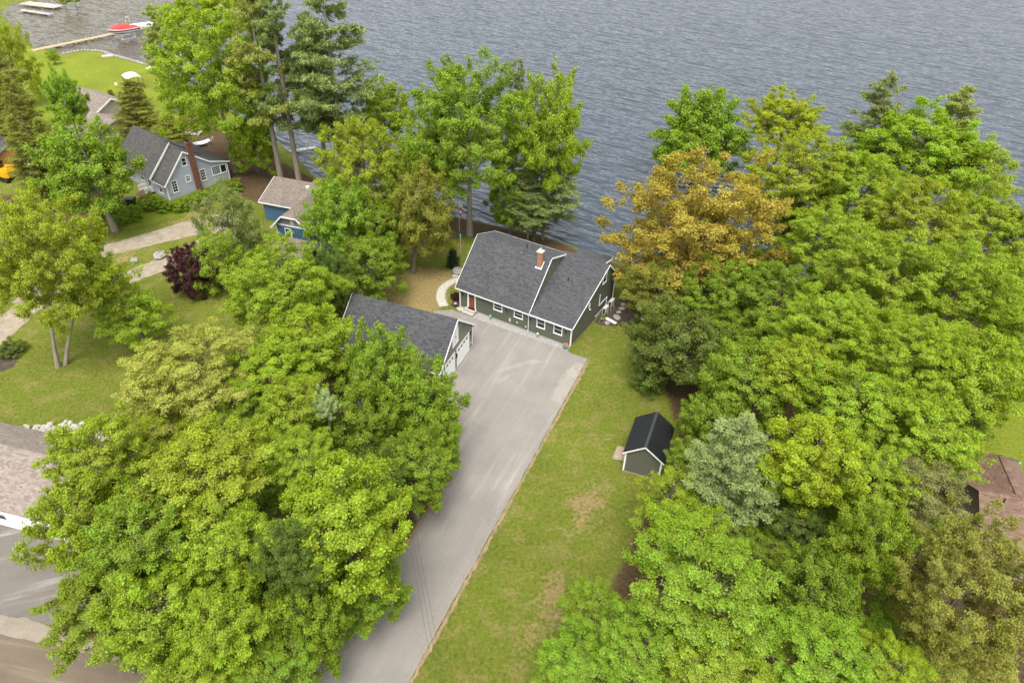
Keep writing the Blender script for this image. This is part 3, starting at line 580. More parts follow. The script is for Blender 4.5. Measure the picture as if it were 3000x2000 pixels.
# paver walkway curving from the drive to the far side of the house
wk = [np.array(un2(*p)) for p in ((1300, 897), (1291, 872), (1296, 848), (1312, 832), (1334, 821), (1352, 815))]
def bez(pts, n):
    out = []; m_ = len(pts)-1
    for i in range(n+1):
        t_ = i/n*m_; k = min(int(t_), m_-1); f = t_-k; p0 = pts[max(k-1, 0)]; p1 = pts[k]; p2 = pts[k+1]; p3 = pts[min(k+2, m_)]
        out.append(.5*((2*p1)+(p2-p0)*f+(2*p0-5*p1+4*p2-p3)*f*f+(3*p1-p0-3*p2+p3)*f**3))
    return out
wl = bez(wk, 48); WP = empty('paver_walkway', (0, 0, 0), 0, label='curved pale paver walkway from the drive around the house', cat='walkway')
mb, me_ = MB(), MB()
for i in range(48):
    a, b = wl[i], wl[i+1]
    na = nrm(np.array([-(wl[min(i+1, 48)]-wl[max(i-1, 0)])[1], (wl[min(i+1, 48)]-wl[max(i-1, 0)])[0]])); nb = nrm(np.array([-(wl[min(i+2, 48)]-wl[i])[1], (wl[min(i+2, 48)]-wl[i])[0]]))
    for j in range(8):
        s0, s1 = -.62+j*.155, -.62+(j+1)*.155-.012; f = .06 if j % 2 else 0; h_ = .035+random.uniform(0, .008)
        edge_ = j in (0, 7); q0, q1 = a+(b-a)*.04, b-(b-a)*.04
        lo = [(*(q0+na*s0), -.03), (*(q0+na*s1), -.03), (*(q1+nb*s1), -.03), (*(q1+nb*s0), -.03)]; hi = [(x, y, h_) for x, y, _ in lo]
        (me_ if edge_ else mb).hexa(lo, hi)
mb.build('pavers', M['paver'], WP, kind='stuff'); me_.build('border_pavers', M['pavedge'], WP, kind='stuff')
o = MB().box(-.6, .6, -.2, .2, -.05, .2).build('stone_step', M['stone'], label='pale stone step at the far end of paver walkway', cat='step'); o.location = (*un2(1338, 812), 0); o.rotation_euler.z = HY+.15
mb = MB()
for i in range(900):
    k = random.random(); e_ = [(8.3, 60.6), (5.8, 54.3), (.4, 41.1), (-3.4, 31.7), (-6.4, 24.3)] if k < .35 else [(-5.3, 42.5), (-7.5, 36.5), (-11.6, 27.3), (-13.7, 24.1)]
    q = random.randrange(len(e_)-1); f = random.random(); p = np.array(e_[q])*(1-f)+np.array(e_[q+1])*f+np.array([(1 if k > .35 else -1)*abs(random.gauss(0, .7)), random.gauss(0, .2)])
    if k > .9: p = np.array([random.uniform(-6, 6), random.uniform(44, 64)])
    if sdf(np.array([p[0]]), np.array([p[1]]), DRIVE)[0] < .03: continue
    a = random.uniform(0, 6.28); u_ = np.array([math.cos(a), math.sin(a)])*random.uniform(.03, .06); v_ = np.array([-u_[1], u_[0]])*.6; z = .034
    mb.add([(*(p-u_), z), (*(p+v_), z+.01), (*(p+u_), z+.004), (*(p-v_), z+.012)], [(0, 1, 2, 3)])
mb.build('leaf_litter', paint('dead_leaf', (.17, .11, .06), .2, 5, .9, isl=.5), kind='stuff', label='scattered brown dead leaves along the driveway edges', cat='leaf litter')
# ================================================================ garage
GO, GY = np.array([-4.40, 62.2]), R_(-19.58)
G = empty('garage', (*GO, 0), GY, label='detached garage with charcoal roof and two white overhead doors', cat='garage')
GL, GW, GR = 11.7, 8.4, 6.45
zg = lambda v: 2.78+(v+8.4+.35)*(GR-2.78)/4.55 if v < -4.2 else 2.78+(.35-v)*(GR-2.78)/4.55
MB().slab([(-GL, -8.4, -.2), (-GL, -8.4, zg(-8.4)-.08), (-GL, -4.2, GR-.1), (-GL, 0, zg(0)-.08), (-GL, 0, -.2)], (GL, 0, 0)).build('wall', M['green'], G)
GF = Wf(G, (0, 0, 0), Y3, X3); GN = Wf(G, (0, -8.4, 0), X3, -Y3)
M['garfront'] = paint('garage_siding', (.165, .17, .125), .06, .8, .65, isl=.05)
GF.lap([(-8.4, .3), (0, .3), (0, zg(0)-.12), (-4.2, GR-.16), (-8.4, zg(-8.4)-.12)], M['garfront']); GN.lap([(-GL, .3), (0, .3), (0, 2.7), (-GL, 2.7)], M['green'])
for a0, a1 in ((-8.4, -7.7), (-4.65, -4.2), (-.9, 0)): mb = MB(); GF.board(mb, a0, a1, -.1, .3, 0, .06); mb.build('foundation', M['concrete'], G)
gr = roof_plane(G, (-GL-.2, -8.75, zg(-8.75)), (.3, -8.75, zg(-8.75)), (.3, -4.2, GR), (-GL-.2, -4.2, GR), M['shdark'])
roof_plane(G, (.3, .35, zg(.35)), (-GL-.2, .35, zg(.35)), (-GL-.2, -4.2, GR), (.3, -4.2, GR), M['shdark'])
ridge_cap(gr, (-GL-.2, -4.2, GR-.02), (.3, -4.2, GR-.02), M['shdark'])
for u in (.33, -GL-.23):
    for v0, v1 in ((-8.75, -4.2), (-4.2, .35)): trim(G, (u, v0, zg(v0)-.03), (u, v1, zg(v1)-.03), .05, .2, 'rake_trim')
trim(G, (-GL-.2, .4, zg(.35)-.05), (.3, .4, zg(.35)-.05), .08, .14, 'gutter', M['black']); trim(G, (-GL-.2, -8.8, zg(.35)-.05), (.3, -8.8, zg(.35)-.05), .06, .16, 'gutter')
MB().box(.02, .3, .02, .36, 2.5, 2.72).build('eave_return', M['white'], G)
for v0, v1 in ((-.13, .03), (-8.43, -8.27)):
    mb = MB(); GF.board(mb, v0, v1, .3, 2.6, 0, .05); mb.build('corner_board', M['white'], G)
for v0, v1 in ((-4.05, -1.05), (-7.55, -4.8)):
    mb = MB(); GF.board(mb, v0, v1, .0, 2.45, 0, .03); gd = mb.build('overhead_door', M['white'], G)
    for r in range(4):
        for c in range(4):
            a0 = v0+.12+(v1-v0-.2)/4*c; a1 = a0+(v1-v0-.2)/4-.1; z0 = .07+r*.6; mb = MB()
            if r == 3: GF.board(mb, a0+.12, a1-.12, z0+.14, z0+.4, .031, .045); mb.build('pane', M['glass'], gd)
            else: GF.board(mb, a0, a1, z0, z0+.45, .031, .05); mb.build('panel', M['white'], gd)
    mb = MB(); GF.board(mb, v0-.14, v0, 0, 2.6, 0, .06); GF.board(mb, v1, v1+.14, 0, 2.6, 0, .06); GF.board(mb, v0, v1, 2.45, 2.6, 0, .058); mb.build('door_frame', M['white'], G)
mb = MB(); GF.board(mb, -5.15, -3.65, 3.3, 5.45, .0, .06); ld = mb.build('loft_door', M['white'], G)
mb = MB(); GF.board(mb, -4.41, -4.39, 3.35, 5.4, .06, .075); mb.build('seam', M['ac'], ld); mb = MB(); GF.board(mb, -4.36, -4.3, 4.2, 4.4, .06, .1); mb.build('handle', M['black'], ld)
GF.lamp(-.62, 2.3, 1.3); GF.lamp(-4.42, 1.95, 1.3)
mb = MB(); GF.board(mb, -.5, -.38, .7, .9, .03, .06); mb.build('keypad', M['white'], G)
# ================================================================ shed
SO, SY_ = un(1824.6, 1377.6), R_(-20.2)
S = empty('garden_shed', (SO[0], SO[1], 0), SY_, label='small dark green shed with black metal roof on the lawn', cat='shed')
SW, SD, SH, SP = 3.25, 4.5, 2.5, 3.72
MB().slab([(0, 0, .1), (SW, 0, .1), (SW, 0, SH), (SW/2, 0, SP-.1), (0, 0, SH)], (0, SD, 0)).build('wall', M['shedsid'], S)
fr = Wf(S, (0, 0, 0), X3, -Y3)
nb = 16
for k in range(nb):
    a0 = SW*k/nb+.012; a1 = SW*(k+1)/nb-.012; zt = lambda a: SH+(SP-.1-SH)*(1-abs(a-SW/2)/(SW/2)); am = (a0+a1)/2
    pts = [(a0, .12), (a1, .12), (a1, zt(a1)-.02), (a0, zt(a0)-.02)]; fr.poly('board', M['shedsid'], pts, .002, .016)
for k in range(22): MB().box(-.018, -.002, SD*k/22+.012, SD*(k+1)/22-.012, .12, SH-.02).build('board', M['shedsid'], S)
MB().box(-.06, SW+.06, -.05, SD+.05, -.03, .11).build('floor_frame', M['wood'], S)
for a0, a1 in ((-.05, .1), (SW-.1, SW+.05)): mb = MB(); fr.board(mb, a0, a1, .1, SH, .0, .04); mb.build('corner_board', M['white'], S)
ov, fo = .24, .2; rs = (SP-SH)/(SW/2)
for sg in (-1, 1):
    ze = SH-ov*rs+.08; xe = -ov if sg < 0 else SW+ov; xr = SW/2
    r = MB().hexa([(xe, -fo, ze), (xr, -fo, SP+.08), (xr, SD+fo, SP+.08), (xe, SD+fo, ze)], [(xe, -fo, ze+.03), (xr, -fo, SP+.11), (xr, SD+fo, SP+.11), (xe, SD+fo, ze+.03)]).build('roof_sheet', M['dkmetal'], S)
    for k in range(17):
        y = -fo+.04+(SD+2*fo-.08)*k/16; MB().bar((xe, y, ze+.045), (xr, y, SP+.125), .06, .055).build('rib', M['dkmetal'], r)
    trim(S, (xe, -fo-.02, ze-.05), (xr, -fo-.02, SP+.03), .04, .11, 'rake_trim')
MB().slab([(SW/2-.13, -fo, SP+.05), (SW/2, -fo, SP+.17), (SW/2+.13, -fo, SP+.05)], (0, SD+2*fo, 0)).build('ridge_cap', paint('ridge_metal', (.06, .063, .068), .1, 1, .3), S)
rp = empty('shed_ramp', (SO[0], SO[1], 0), SY_, label='weathered wooden ramp beside the garden shed', cat='ramp')
for k in range(9): MB().hexa([(-1.25, 1.0+k*.2, .03), (-.08, 1.0+k*.2, .16), (-.08, 1.18+k*.2, .16), (-1.25, 1.18+k*.2, .03)], [(-1.25, 1.0+k*.2, .07), (-.08, 1.0+k*.2, .2), (-.08, 1.18+k*.2, .2), (-1.25, 1.18+k*.2, .07)]).build('plank', M['wood'], rp)
o = MB().bar((0, 0, .1), (1.4, .9, .12), .1, .1).build('timber', M['greywood'], label='short pale timber lying by the ramp of garden shed', cat='timber'); o.location = (*un2(1800, 1338), 0); o.rotation_euler.z = -.9
la = empty('ladder', (*un2(1985, 1352), 0), 1.2, label='small metal ladder lying on the ground right of the shed', cat='ladder')
for y in (-.2, .2): MB().bar((-.7, y, .3), (.7, y, .32), .04, .06).build('rail', M['ac'], la)
for k in range(5): MB().bar((-.6+k*.3, -.2, .31), (-.6+k*.3, .2, .31), .035, .035).build('rung', M['ac'], la)
for x in (-.65, .65):
    for y in (-.2, .2): MB().bar((x, y, -.02), (x, y, .3), .04, .04).build('foot', M['ac'], la)
# ================================================================ grey-blue cottage with the tall outside chimney
KO, KY = un(497.7, 588.3), R_(52)
K = empty('cottage', (KO[0], KO[1], 0), KY, label='pale grey-blue cottage with white trim and tall brick outside chimney', cat='house')
KW, KD = 10.2, 13.0
prof = [(0, 2.75), (3.6, 6.6), (7.35, 3.95), (10.2, 3.1)]
MB().slab([(0, 0, -1.5)]+[(a, 0, z-.08) for a, z in prof]+[(KW, 0, -1.5)], (0, KD, 0)).build('wall', M['graysid'], K)
KF = Wf(K, (0, 0, 0), X3, -Y3); KS = Wf(K, (0, 0, 0), Y3, -X3)
KF.lap([(0, .25), (KW, .25), (KW, 2.95), (7.35, 3.8), (3.6, 6.4), (0, 2.6)], M['graysid'], .13); KS.lap([(0, .25), (KD, .25), (KD, 2.6), (0, 2.6)], M['graysid'], .13)
mb = MB(); KF.board(mb, 0, KW, -1.5, .25, 0, .03); mb.build('foundation', M['concrete'], K)
for a0, a1 in ((-.03, .13), (KW-.12, KW+.03)):
    mb = MB(); KF.board(mb, a0, a1, -1. if a0 > 1 else 0, 2.65, 0, .05); mb.build('corner_board', M['white'], K)
mb = MB(); KS.board(mb, -.05, .12, 0, 2.6, 0, .045); mb.build('corner_board', M['white'], K)
ov = .35
def kz(a):
    for (a0, z0), (a1, z1) in zip(prof[:-1], prof[1:]):
        if a <= a1 or a1 == KW: return z0+(z1-z0)*(a-a0)/(a1-a0)
kr = roof_plane(K, (-ov, KD, 2.75-ov*1.07), (-ov, -ov, 2.75-ov*1.07), (3.6, -ov, 6.6), (3.6, KD, 6.6), M['shgray'])
roof_plane(K, (7.35, -ov, 3.95), (7.35, KD, 3.95), (3.6, KD, 6.6), (3.6, -ov, 6.6), M['shgray'])
roof_plane(K, (KW+ov, -ov, 3.0), (KW+ov, KD, 3.0), (7.35, KD, 3.95), (7.35, -ov, 3.95), M['shgray'])
for (a0, z0), (a1, z1) in (((-ov, 2.75-ov*1.07), (3.6, 6.6)), ((3.6, 6.6), (7.35, 3.95)), ((7.35, 3.95), (KW+ov, 3.0))): trim(K, (a0, -ov-.03, z0-.03), (a1, -ov-.03, z1-.03), .05, .2, 'rake_trim')
trim(K, (-ov-.03, -ov, 2.75-ov*1.07-.05), (-ov-.03, KD, 2.75-ov*1.07-.05), .05, .16, 'gutter')
# raised rear half of the roof with its white edge
y0 = 3.0
MB().slab([(-.5, y0+.06, 2.45), (3.6, y0+.06, 6.6), (3.6, y0+.06, 7.05), (-.5, y0+.06, 2.95)], (0, KD-y0, 0)).build('roof_side', M['white'], K)
MB().slab([(3.6, y0+.06, 6.5), (7.3, y0+.06, 3.9), (7.55, y0+.06, 4.05), (3.6, y0+.06, 7.05)], (0, KD-y0, 0)).build('roof_side', M['graysid'], K)
roof_plane(K, (-.75, KD+.3, 2.7), (-.75, y0-.05, 2.7), (3.6, y0-.05, 7.1), (3.6, KD+.3, 7.1), M['shgray'])
roof_plane(K, (7.6, y0-.05, 4.1), (7.6, KD+.3, 4.1), (3.6, KD+.3, 7.1), (3.6, y0-.05, 7.1), M['shgray'])
trim(K, (-.75, y0-.08, 2.68), (3.6, y0-.08, 7.08), .05, .2, 'rake_trim')
KF.window(.85, 1.75, .95, 2.75, rails=3, mull=1); KF.window(3.2, 4.0, 4.35, 5.6, rails=1); KF.window(3.2, 4.0, 1.85, 2.85, rails=2, mull=2); KF.window(5.55, 6.45, 1.25, 3.05, rails=3, mull=2)
KF.window(7.5, 8.9, 1.5, 2.85, rails=3, mull=3); KF.window(8.92, 9.95, 1.45, 2.75, rails=0, mull=0)
KS.window(1.3, 2.3, .7, 2.4, rails=1, mull=1); KS.window(2.9, 3.9, 1.7, 2.45, rails=0); KS.window(6.4, 7.4, 1.2, 2.4)
mb = MB(); KS.board(mb, 4.4, 5.3, .3, 2.4, 0, .05); kd = mb.build('door', M['white'], K); mb = MB(); KS.board(mb, 4.55, 5.15, .9, 2.2, .05, .06); mb.build('pane', M['glass'], kd)
cx_ = 4.75; kc = MB().box(cx_-.35, cx_+.35, -.62, -.06, -.4, 7.7).build('chimney', M['brick2'], K); bricks(kc, cx_-.35, cx_+.35, -.62, -.06, -.4, 7.65, M['brick2'], .22, .08)
MB().box(cx_-.42, cx_+.42, -.69, .02, 7.6, 7.75).build('cap', M['brick2'], kc); MB().box(cx_-.2, cx_+.2, -.5, -.15, 7.75, 8.05).build('flue', M['black'], kc)
mb = MB(); KF.board(mb, .3, .6, .9, 1.5, .03, .14); mb.build('meter_box', M['graysid'], K); mb = MB(); mb.tube([KF.p(.45, 1.5, .08), KF.p(.45, 2.7, .08)], .03, 6); mb.build('conduit', M['ac'], K)
KP = empty('porch', (KO[0], KO[1], 0), KY, label='small wooden porch with white railings beside grey-blue cottage door', cat='porch')
MB().box(-1.5, -.1, 3.9, 5.8, .2, .3).build('deck', M['rust'], KP)
for y in (3.9, 5.75):
    r = MB().box(-1.5, -.1, y, y+.08, 1.1, 1.18).build('railing', M['white'], KP); MB().box(-1.5, -.1, y, y+.08, .4, .46).build('rail', M['white'], r)
    for k in range(9): MB().box(-1.5+k*.165, -1.43+k*.165, y+.01, y+.07, .2, 1.1).build('baluster', M['white'], r)
for k in range(2): MB().box(-2.2+k*.35, -1.85+k*.35, 4.0, 5.7, -.02, .1+k*.1).build('tread', M['rust'], KP)
for y in (4.0, 5.7): MB().box(-1.45, -1.3, y-.06, y+.06, -.05, .2).build('post', M['wood'], KP)
# ================================================================ deep blue house
BO, BY = np.array(un2(807.8, 654, 3.0)), R_(-17.5)
Bh = empty('blue_house', (*BO, 0), BY, label='deep blue house with tan shingled roof and clipped front gable', cat='house')
BF = Wf(Bh, (0, 0, 0), X3, -Y3)      # front gable wall, s 0..4.9
GWd = 4.9
MB().slab([(0, 0, -.3), (GWd, 0, -.3), (GWd, 0, 3), (3.9, 0, 4.15), (1.0, 0, 4.15), (0, 0, 3)], (0, 9, 0)).build('wall', M['bluesid'], Bh)
BF.lap([(0, .1), (GWd, .1), (GWd, 2.9), (0, 2.9)], M['bluesid'], .14)
BF.lap([(0, 3.12), (GWd, 3.12), (3.95, 4.1), (.95, 4.1)], M['grygab'], .12)
mb = MB(); BF.board(mb, -.05, GWd+.05, 2.9, 3.1, 0, .06); mb.build('belt_board', M['white'], Bh)
for a0, a1 in ((-.03, .12), (GWd-.12, GWd+.03)): mb = MB(); BF.board(mb, a0, a1, .1, 2.9, 0, .05); mb.build('corner_board', M['white'], Bh)
BF.window(1.25, 2.25, 1.25, 2.6); mb = MB(); BF.board(mb, 2.3, 2.85, 3.25, 3.85, .03, .07); mb.build('gable_vent', M['canopy'], Bh)
# left wing set back, its front wall at v=5.2
MB().slab([(-5.6, 5.2, -.3), (-5.6, 5.2, 2.95), (-5.6, 8.7, 4.95), (-5.6, 12.2, 2.95), (-5.6, 12.2, -.3)], (17, 0, 0)).build('wall', M['bluesid'], Bh)
BL = Wf(Bh, (-5.6, 5.2, 0), X3, -Y3); BL.lap([(0, .1), (5.6, .1), (5.6, 2.9), (0, 2.9)], M['bluesid'], .14)
BW = Wf(Bh, (-5.6, 5.2, 0), Y3, -X3); BW.lap([(0, .1), (7, .1), (7, 2.85), (5.0, 3.95), (2.0, 3.95), (0, 2.85)], M['bluesid'], .14)
br_ = roof_plane(Bh, (-6.0, 4.8, 2.85), (.3, 4.8, 2.85), (.3, 8.7, 5.1), (-5.5, 8.7, 5.1), M['shtan'], tab=.3)
roof_plane(Bh, (.3, 4.8, 2.85), (11.9, 4.8, 2.85), (11.9, 8.7, 5.1), (.3, 8.7, 5.1), M['shtan'], tab=.3)
roof_plane(Bh, (11.9, 12.6, 2.85), (-6.0, 12.6, 2.85), (-5.5, 8.7, 5.1), (11.9, 8.7, 5.1), M['shtan'], tab=.3)
pass
ridge_cap(br_, (-5.5, 8.7, 5.07), (11.9, 8.7, 5.07), M['shtan'])
trim(Bh, (-6.0, 4.76, 2.8), (.2, 4.76, 2.8), .05, .16, 'gutter'); trim(Bh, (-6.03, 4.8, 2.82), (-5.53, 8.7, 5.07), .05, .16, 'rake_trim')
# front cross gable with the clipped peak
zr5 = 4.95
roof_plane(Bh, (-.55, 9, 2.55), (-.55, -.45, 2.55), (1.35, -.45, 4.45), (1.35, 9, 4.45), M['shtan'], tab=.3)
roof_plane(Bh, (1.35, 9, 4.45), (1.35, -.45, 4.45), (GWd/2, 1.0, 5.05), (GWd/2, 8.6, 5.05), M['shtan'], tab=.3)
roof_plane(Bh, (GWd+.55, -.45, 2.55), (GWd+.55, 9, 2.55), (GWd-1.35, 9, 4.45), (GWd-1.35, -.45, 4.45), M['shtan'], tab=.3)
roof_plane(Bh, (GWd-1.35, -.45, 4.45), (GWd-1.35, 9, 4.45), (GWd/2, 8.6, 5.05), (GWd/2, 1.0, 5.05), M['shtan'], tab=.3)
roof_plane(Bh, (1.35, -.45, 4.45), (GWd-1.35, -.45, 4.45), (GWd/2+.01, 1.0, 5.05), (GWd/2, 1.0, 5.05), M['shtan'], tab=.3)
for (a0, z0), (a1, z1) in (((-.55, 2.52), (1.35, 4.42)), ((1.35, 4.4), (GWd-1.35, 4.4)), ((GWd-1.35, 4.42), (GWd+.55, 2.52))): trim(Bh, (a0, -.49, z0), (a1, -.49, z1), .05, .2, 'rake_trim')
# lower front roof and right part
MB().box(1.6, 7.2, -5.4, -2.0, -.2, 1.75).build('wall', M['bluesid'], Bh); MB().box(4.92, 11.2, .3, 5.1, -.2, 2.6).build('wall', M['bluesid'], Bh)
roof_plane(Bh, (1.3, -5.8, 1.7), (7.5, -5.8, 1.7), (7.5, -1.6, 2.3), (2.0, -1.6, 2.3), M['shtan'], tab=.3)
roof_plane(Bh, (5.5, -.2, 2.45), (11.4, -.2, 2.45), (11.4, 5.3, 3.1), (5.5, 5.3, 3.1), M['shtan'], tab=.3)
mb = MB(); BF.board(mb, 6.2, 6.35, .1, 2.3, -.25, -.18); mb.build('corner_board', M['white'], Bh)
p = hit(902, 552, BO, BY, (0, 8.7, 5.1), (0, -.577, 1)); MB().lathe([(.2, -.1), (.2, .2), (.3, .25), (.1, .4)], (p[0], p[1], p[2])).build('roof_vent', M['white'], Bh)
ub = empty('utility_box', (*un2(1030, 700, 1.2), 0), BY, label='grey flat-topped box among leaves beside the blue house', cat='utility box')
MB().box(-.45, .45, -.35, .35, -.1, 1.05).build('body', M['ac'], ub); MB().box(-.5, .5, -.4, .4, 1.05, 1.12).build('lid', M['flag'], ub)
# ================================================================ beige lakeside house
EO, EY = np.array(un2(*[700*.31888, 1000*.31888], 0)), R_(-30)
Eh = empty('beige_house', (-80., 126., tz(-80, 126)), R_(-33), label='beige house with taupe roof behind the lakeside lawn', cat='house')
MB().slab([(-7, 0, -.5), (-7, 0, 2.6), (-7, 4, 4.6), (-7, 8, 2.6), (-7, 8, -.5)], (11.5, 0, 0)).build('wall', M['beige'], Eh)
er = roof_plane(Eh, (-7.4, -.4, 2.5), (4.9, -.4, 2.5), (4.9, 4, 4.75), (-7.4, 4, 4.75), M['shtaupe'], deck=M['shtaupe'])
roof_plane(Eh, (4.9, 8.4, 2.5), (-7.4, 8.4, 2.5), (-7.4, 4, 4.75), (4.9, 4, 4.75), M['shtaupe'], deck=M['shtaupe'])
for v0, z0, v1, z1 in ((-.4, 2.48, 4, 4.73), (4, 4.73, 8.4, 2.48)): trim(Eh, (4.93, v0, z0), (4.93, v1, z1), .06, .24, 'rake_trim')
MB().slab([(4.5, -3.5, -.5), (4.5, -3.5, 2.0), (4.5, 0, 3.3), (4.5, 3.5, 2.0), (4.5, 3.5, -.5)], (7.0, 0, 0)).build('wall', M['beige'], Eh)
roof_plane(Eh, (4.95, -4.2, 1.75), (11.9, -4.2, 1.75), (11.9, 0, 3.4), (4.95, 0, 3.4), M['shtaupe'], deck=M['shtaupe']); roof_plane(Eh, (11.9, 4.0, 1.75), (4.95, 4.0, 1.75), (4.95, 0, 3.4), (11.9, 0, 3.4), M['shtaupe'], deck=M['shtaupe'])
EFw = Wf(Eh, (0, -4.2, 0), X3, -Y3)
MB().slab([(6.0, -7.5, -.5), (6.0, -7.5, 1.9), (8.2, -7.5, 3.3), (10.4, -7.5, 1.9), (10.4, -7.5, -.5)], (0, 7, 0)).build('wall', M['beige'], Eh)
roof_plane(Eh, (5.6, 0, 1.75), (5.6, -7.9, 1.75), (8.2, -7.9, 3.45), (8.2, 0, 3.45), M['shtaupe'], deck=M['shtaupe']); roof_plane(Eh, (10.8, -7.9, 1.75), (10.8, 0, 1.75), (8.2, 0, 3.45), (8.2, -7.9, 3.45), M['shtaupe'], deck=M['shtaupe'])
for a0, z0, a1, z1 in ((5.6, 1.73, 8.2, 3.43), (8.2, 3.43, 10.8, 1.73)): trim(Eh, (a0, -7.94, z0), (a1, -7.94, z1), .05, .2, 'rake_trim')
EG = Wf(Eh, (0, -7.5, 0), X3, -Y3); EG.window(7.4, 8.9, .9, 1.9, rails=0, mull=2); EG.window(7.9, 8.5, 2.35, 2.9, rails=0)
# ================================================================ taupe house at the left, red-brown roofed house at the right
lo_ = np.array(un2(0, 1497, 2.6)); dl = np.array(un2(146, 1535, 2.6))-lo_; LY = math.atan2(dl[1], dl[0])
Lh = empty('ranch_house', (*lo_, 0), LY, label='ranch house with taupe shingled roof beside the white rock border', cat='house')
LX0, LX1, LV = -14., 7.6, 4.1
MB().slab([(LX0, .35, -.2), (LX0, .35, 2.5), (LX0, LV, 5.0), (LX0, 2*LV-.35, 2.5), (LX0, 2*LV-.35, -.2)], (LX1-LX0, 0, 0)).build('wall', M['white'], Lh)
lr = roof_plane(Lh, (LX0-.3, 0, 2.55), (LX1+.3, 0, 2.55), (LX1+.3, LV, 5.3), (LX0-.3, LV, 5.3), M['shtaupe'], deck=M['shtaupe'], tab=.3)
roof_plane(Lh, (LX1+.3, 2*LV, 2.55), (LX0-.3, 2*LV, 2.55), (LX0-.3, LV, 5.3), (LX1+.3, LV, 5.3), M['shtaupe'], deck=M['shtaupe'], tab=.3)
ridge_cap(lr, (LX0-.3, LV, 5.27), (LX1+.3, LV, 5.27), M['shtaupe'])
trim(Lh, (LX0-.3, -.06, 2.5), (LX1+.3, -.06, 2.5), .12, .2, 'gutter')
for v0, z0, v1, z1 in ((0, 2.53, LV, 5.28), (LV, 5.28, 2*LV, 2.53)): trim(Lh, (LX1+.33, v0, z0), (LX1+.33, v1, z1), .05, .2, 'rake_trim', M['black'])
LF = Wf(Lh, (0, .35, 0), X3, -Y3); LF.lap([(LX0, .1), (LX1, .1), (LX1, 2.4), (LX0, 2.4)], M['white'], .16)
for a in (-6, -1.6, 2.6): LF.window(a, a+1.3, .9, 2.1)
ro_ = np.array(un2(2890, 1443, 5.0)); dr_ = np.array(un2(3000, 1462, 5.0))-ro_; RY = math.atan2(dr_[1], dr_[0])
Rh = empty('brown_house', (*ro_, 0), RY, label='house with red-brown shingled roofs at the edge of the woods', cat='house')
MB().slab([(-.2, -4.0, -.2), (-.2, -4.0, 2.5), (-.2, 0, 4.8), (-.2, 4, 2.5), (-.2, 4, -.2)], (14, 0, 0)).build('wall', M['beige'], Rh)
rr_ = roof_plane(Rh, (-.6, -4.6, 2.3), (14, -4.6, 2.3), (14, 0, 5.0), (-.6, 0, 5.0), M['shbrick'], deck=M['shbrick'], tab=.3)
roof_plane(Rh, (14, 4.6, 2.3), (-.6, 4.6, 2.3), (-.6, 0, 5.0), (14, 0, 5.0), M['shbrick'], deck=M['shbrick'], tab=.3)
ridge_cap(rr_, (-.6, 0, 4.98), (14, 0, 4.98), M['shbrick'], .45)
MB().slab([(.4, 5, -.2), (.4, 5, 2.2), (5.4, 5, 2.2), (5.4, 5, -.2)], (0, 2.2, 0)).build('wall', M['beige'], Rh)
roof_plane(Rh, (0, 7.8, 2.2), (0, .2, 2.2), (2.9, .2, 4.55), (2.9, 5.3, 4.55), M['shbrick'], deck=M['shbrick'], tab=.3); roof_plane(Rh, (5.8, .2, 2.2), (5.8, 7.8, 2.2), (2.9, 5.3, 4.55), (2.9, .2, 4.55), M['shbrick'], deck=M['shbrick'], tab=.3)
roof_plane(Rh, (5.8, 7.8, 2.2), (0, 7.8, 2.2), (2.9, 5.31, 4.55), (2.9, 5.3, 4.55), M['shbrick'], deck=M['shbrick'], tab=.3)
ridge_cap(rr_, (2.9, .2, 4.53), (2.9, 5.3, 4.53), M['shbrick'], .5); ridge_cap(rr_, (2.9, 5.3, 4.53), (5.8, 7.8, 2.2), M['shbrick'], .4); ridge_cap(rr_, (2.9, 5.3, 4.53), (0, 7.8, 2.2), M['shbrick'], .4)
trim(Rh, (5.8, 4.64, 2.28), (14, 4.64, 2.28), .1, .16, 'gutter'); trim(Rh, (-.6, 4.64, 2.28), (0, 4.64, 2.28), .1, .16, 'gutter'); MB().tube([(1.2, -.5, 4.6), (1.2, -.5, 5.15)], .06, 8).build('vent_pipe', M['black'], Rh)
o = MB().lathe([(.03, 0), (.13, .06), (.16, .16), (.13, .26), (.03, .32)], n=10).build('ball', M['mint'], None, True, label='green and white ball lying on the grass by red-brown roofed house', cat='ball'); o.location = (*un2(2985, 1360), -.01)
# ================================================================ fresh wood hut and yellow excavator
wp = un2(8, 505); Wh = empty('wooden_hut', (*un2(0, 500), 0), R_(-40), label='hut of fresh orange boards with grey roof beside yellow excavator', cat='hut')
MB().slab([(-4, 0, 0), (-4, 0, 3.0), (-4, 2, 4.0), (-4, 4, 3.0), (-4, 4, 0)], (6, 0, 0)).build('wall', M['newwood'], Wh)
WF = Wf(Wh, (0, 0, 0), X3, -Y3); WS = Wf(Wh, (2, 0, 0), Y3, X3)
for k in range(20): WF.poly('board', M['newwood'], [(-4+k*.3+.012, .02), (-4+k*.3+.288, .02), (-4+k*.3+.288, 2.95), (-4+k*.3+.012, 2.95)], .004, .025)
for k in range(13): zt_ = 2.95+(1-abs(k*.3+.15-2)/2)*.95; WS.poly('board', M['newwood'], [(k*.3+.012, .02), (k*.3+.288, .02), (k*.3+.288, zt_), (k*.3+.012, zt_)], .004, .025)
roof_plane(Wh, (-4.4, -.4, 2.9), (2.4, -.4, 2.9), (2.4, 2, 4.1), (-4.4, 2, 4.1), M['shgray']); roof_plane(Wh, (2.4, 4.4, 2.9), (-4.4, 4.4, 2.9), (-4.4, 2, 4.1), (2.4, 2, 4.1), M['shgray'])
trim(Wh, (-4.4, -.44, 2.85), (2.4, -.44, 2.85), .05, .16, 'gutter', M['newwood'])
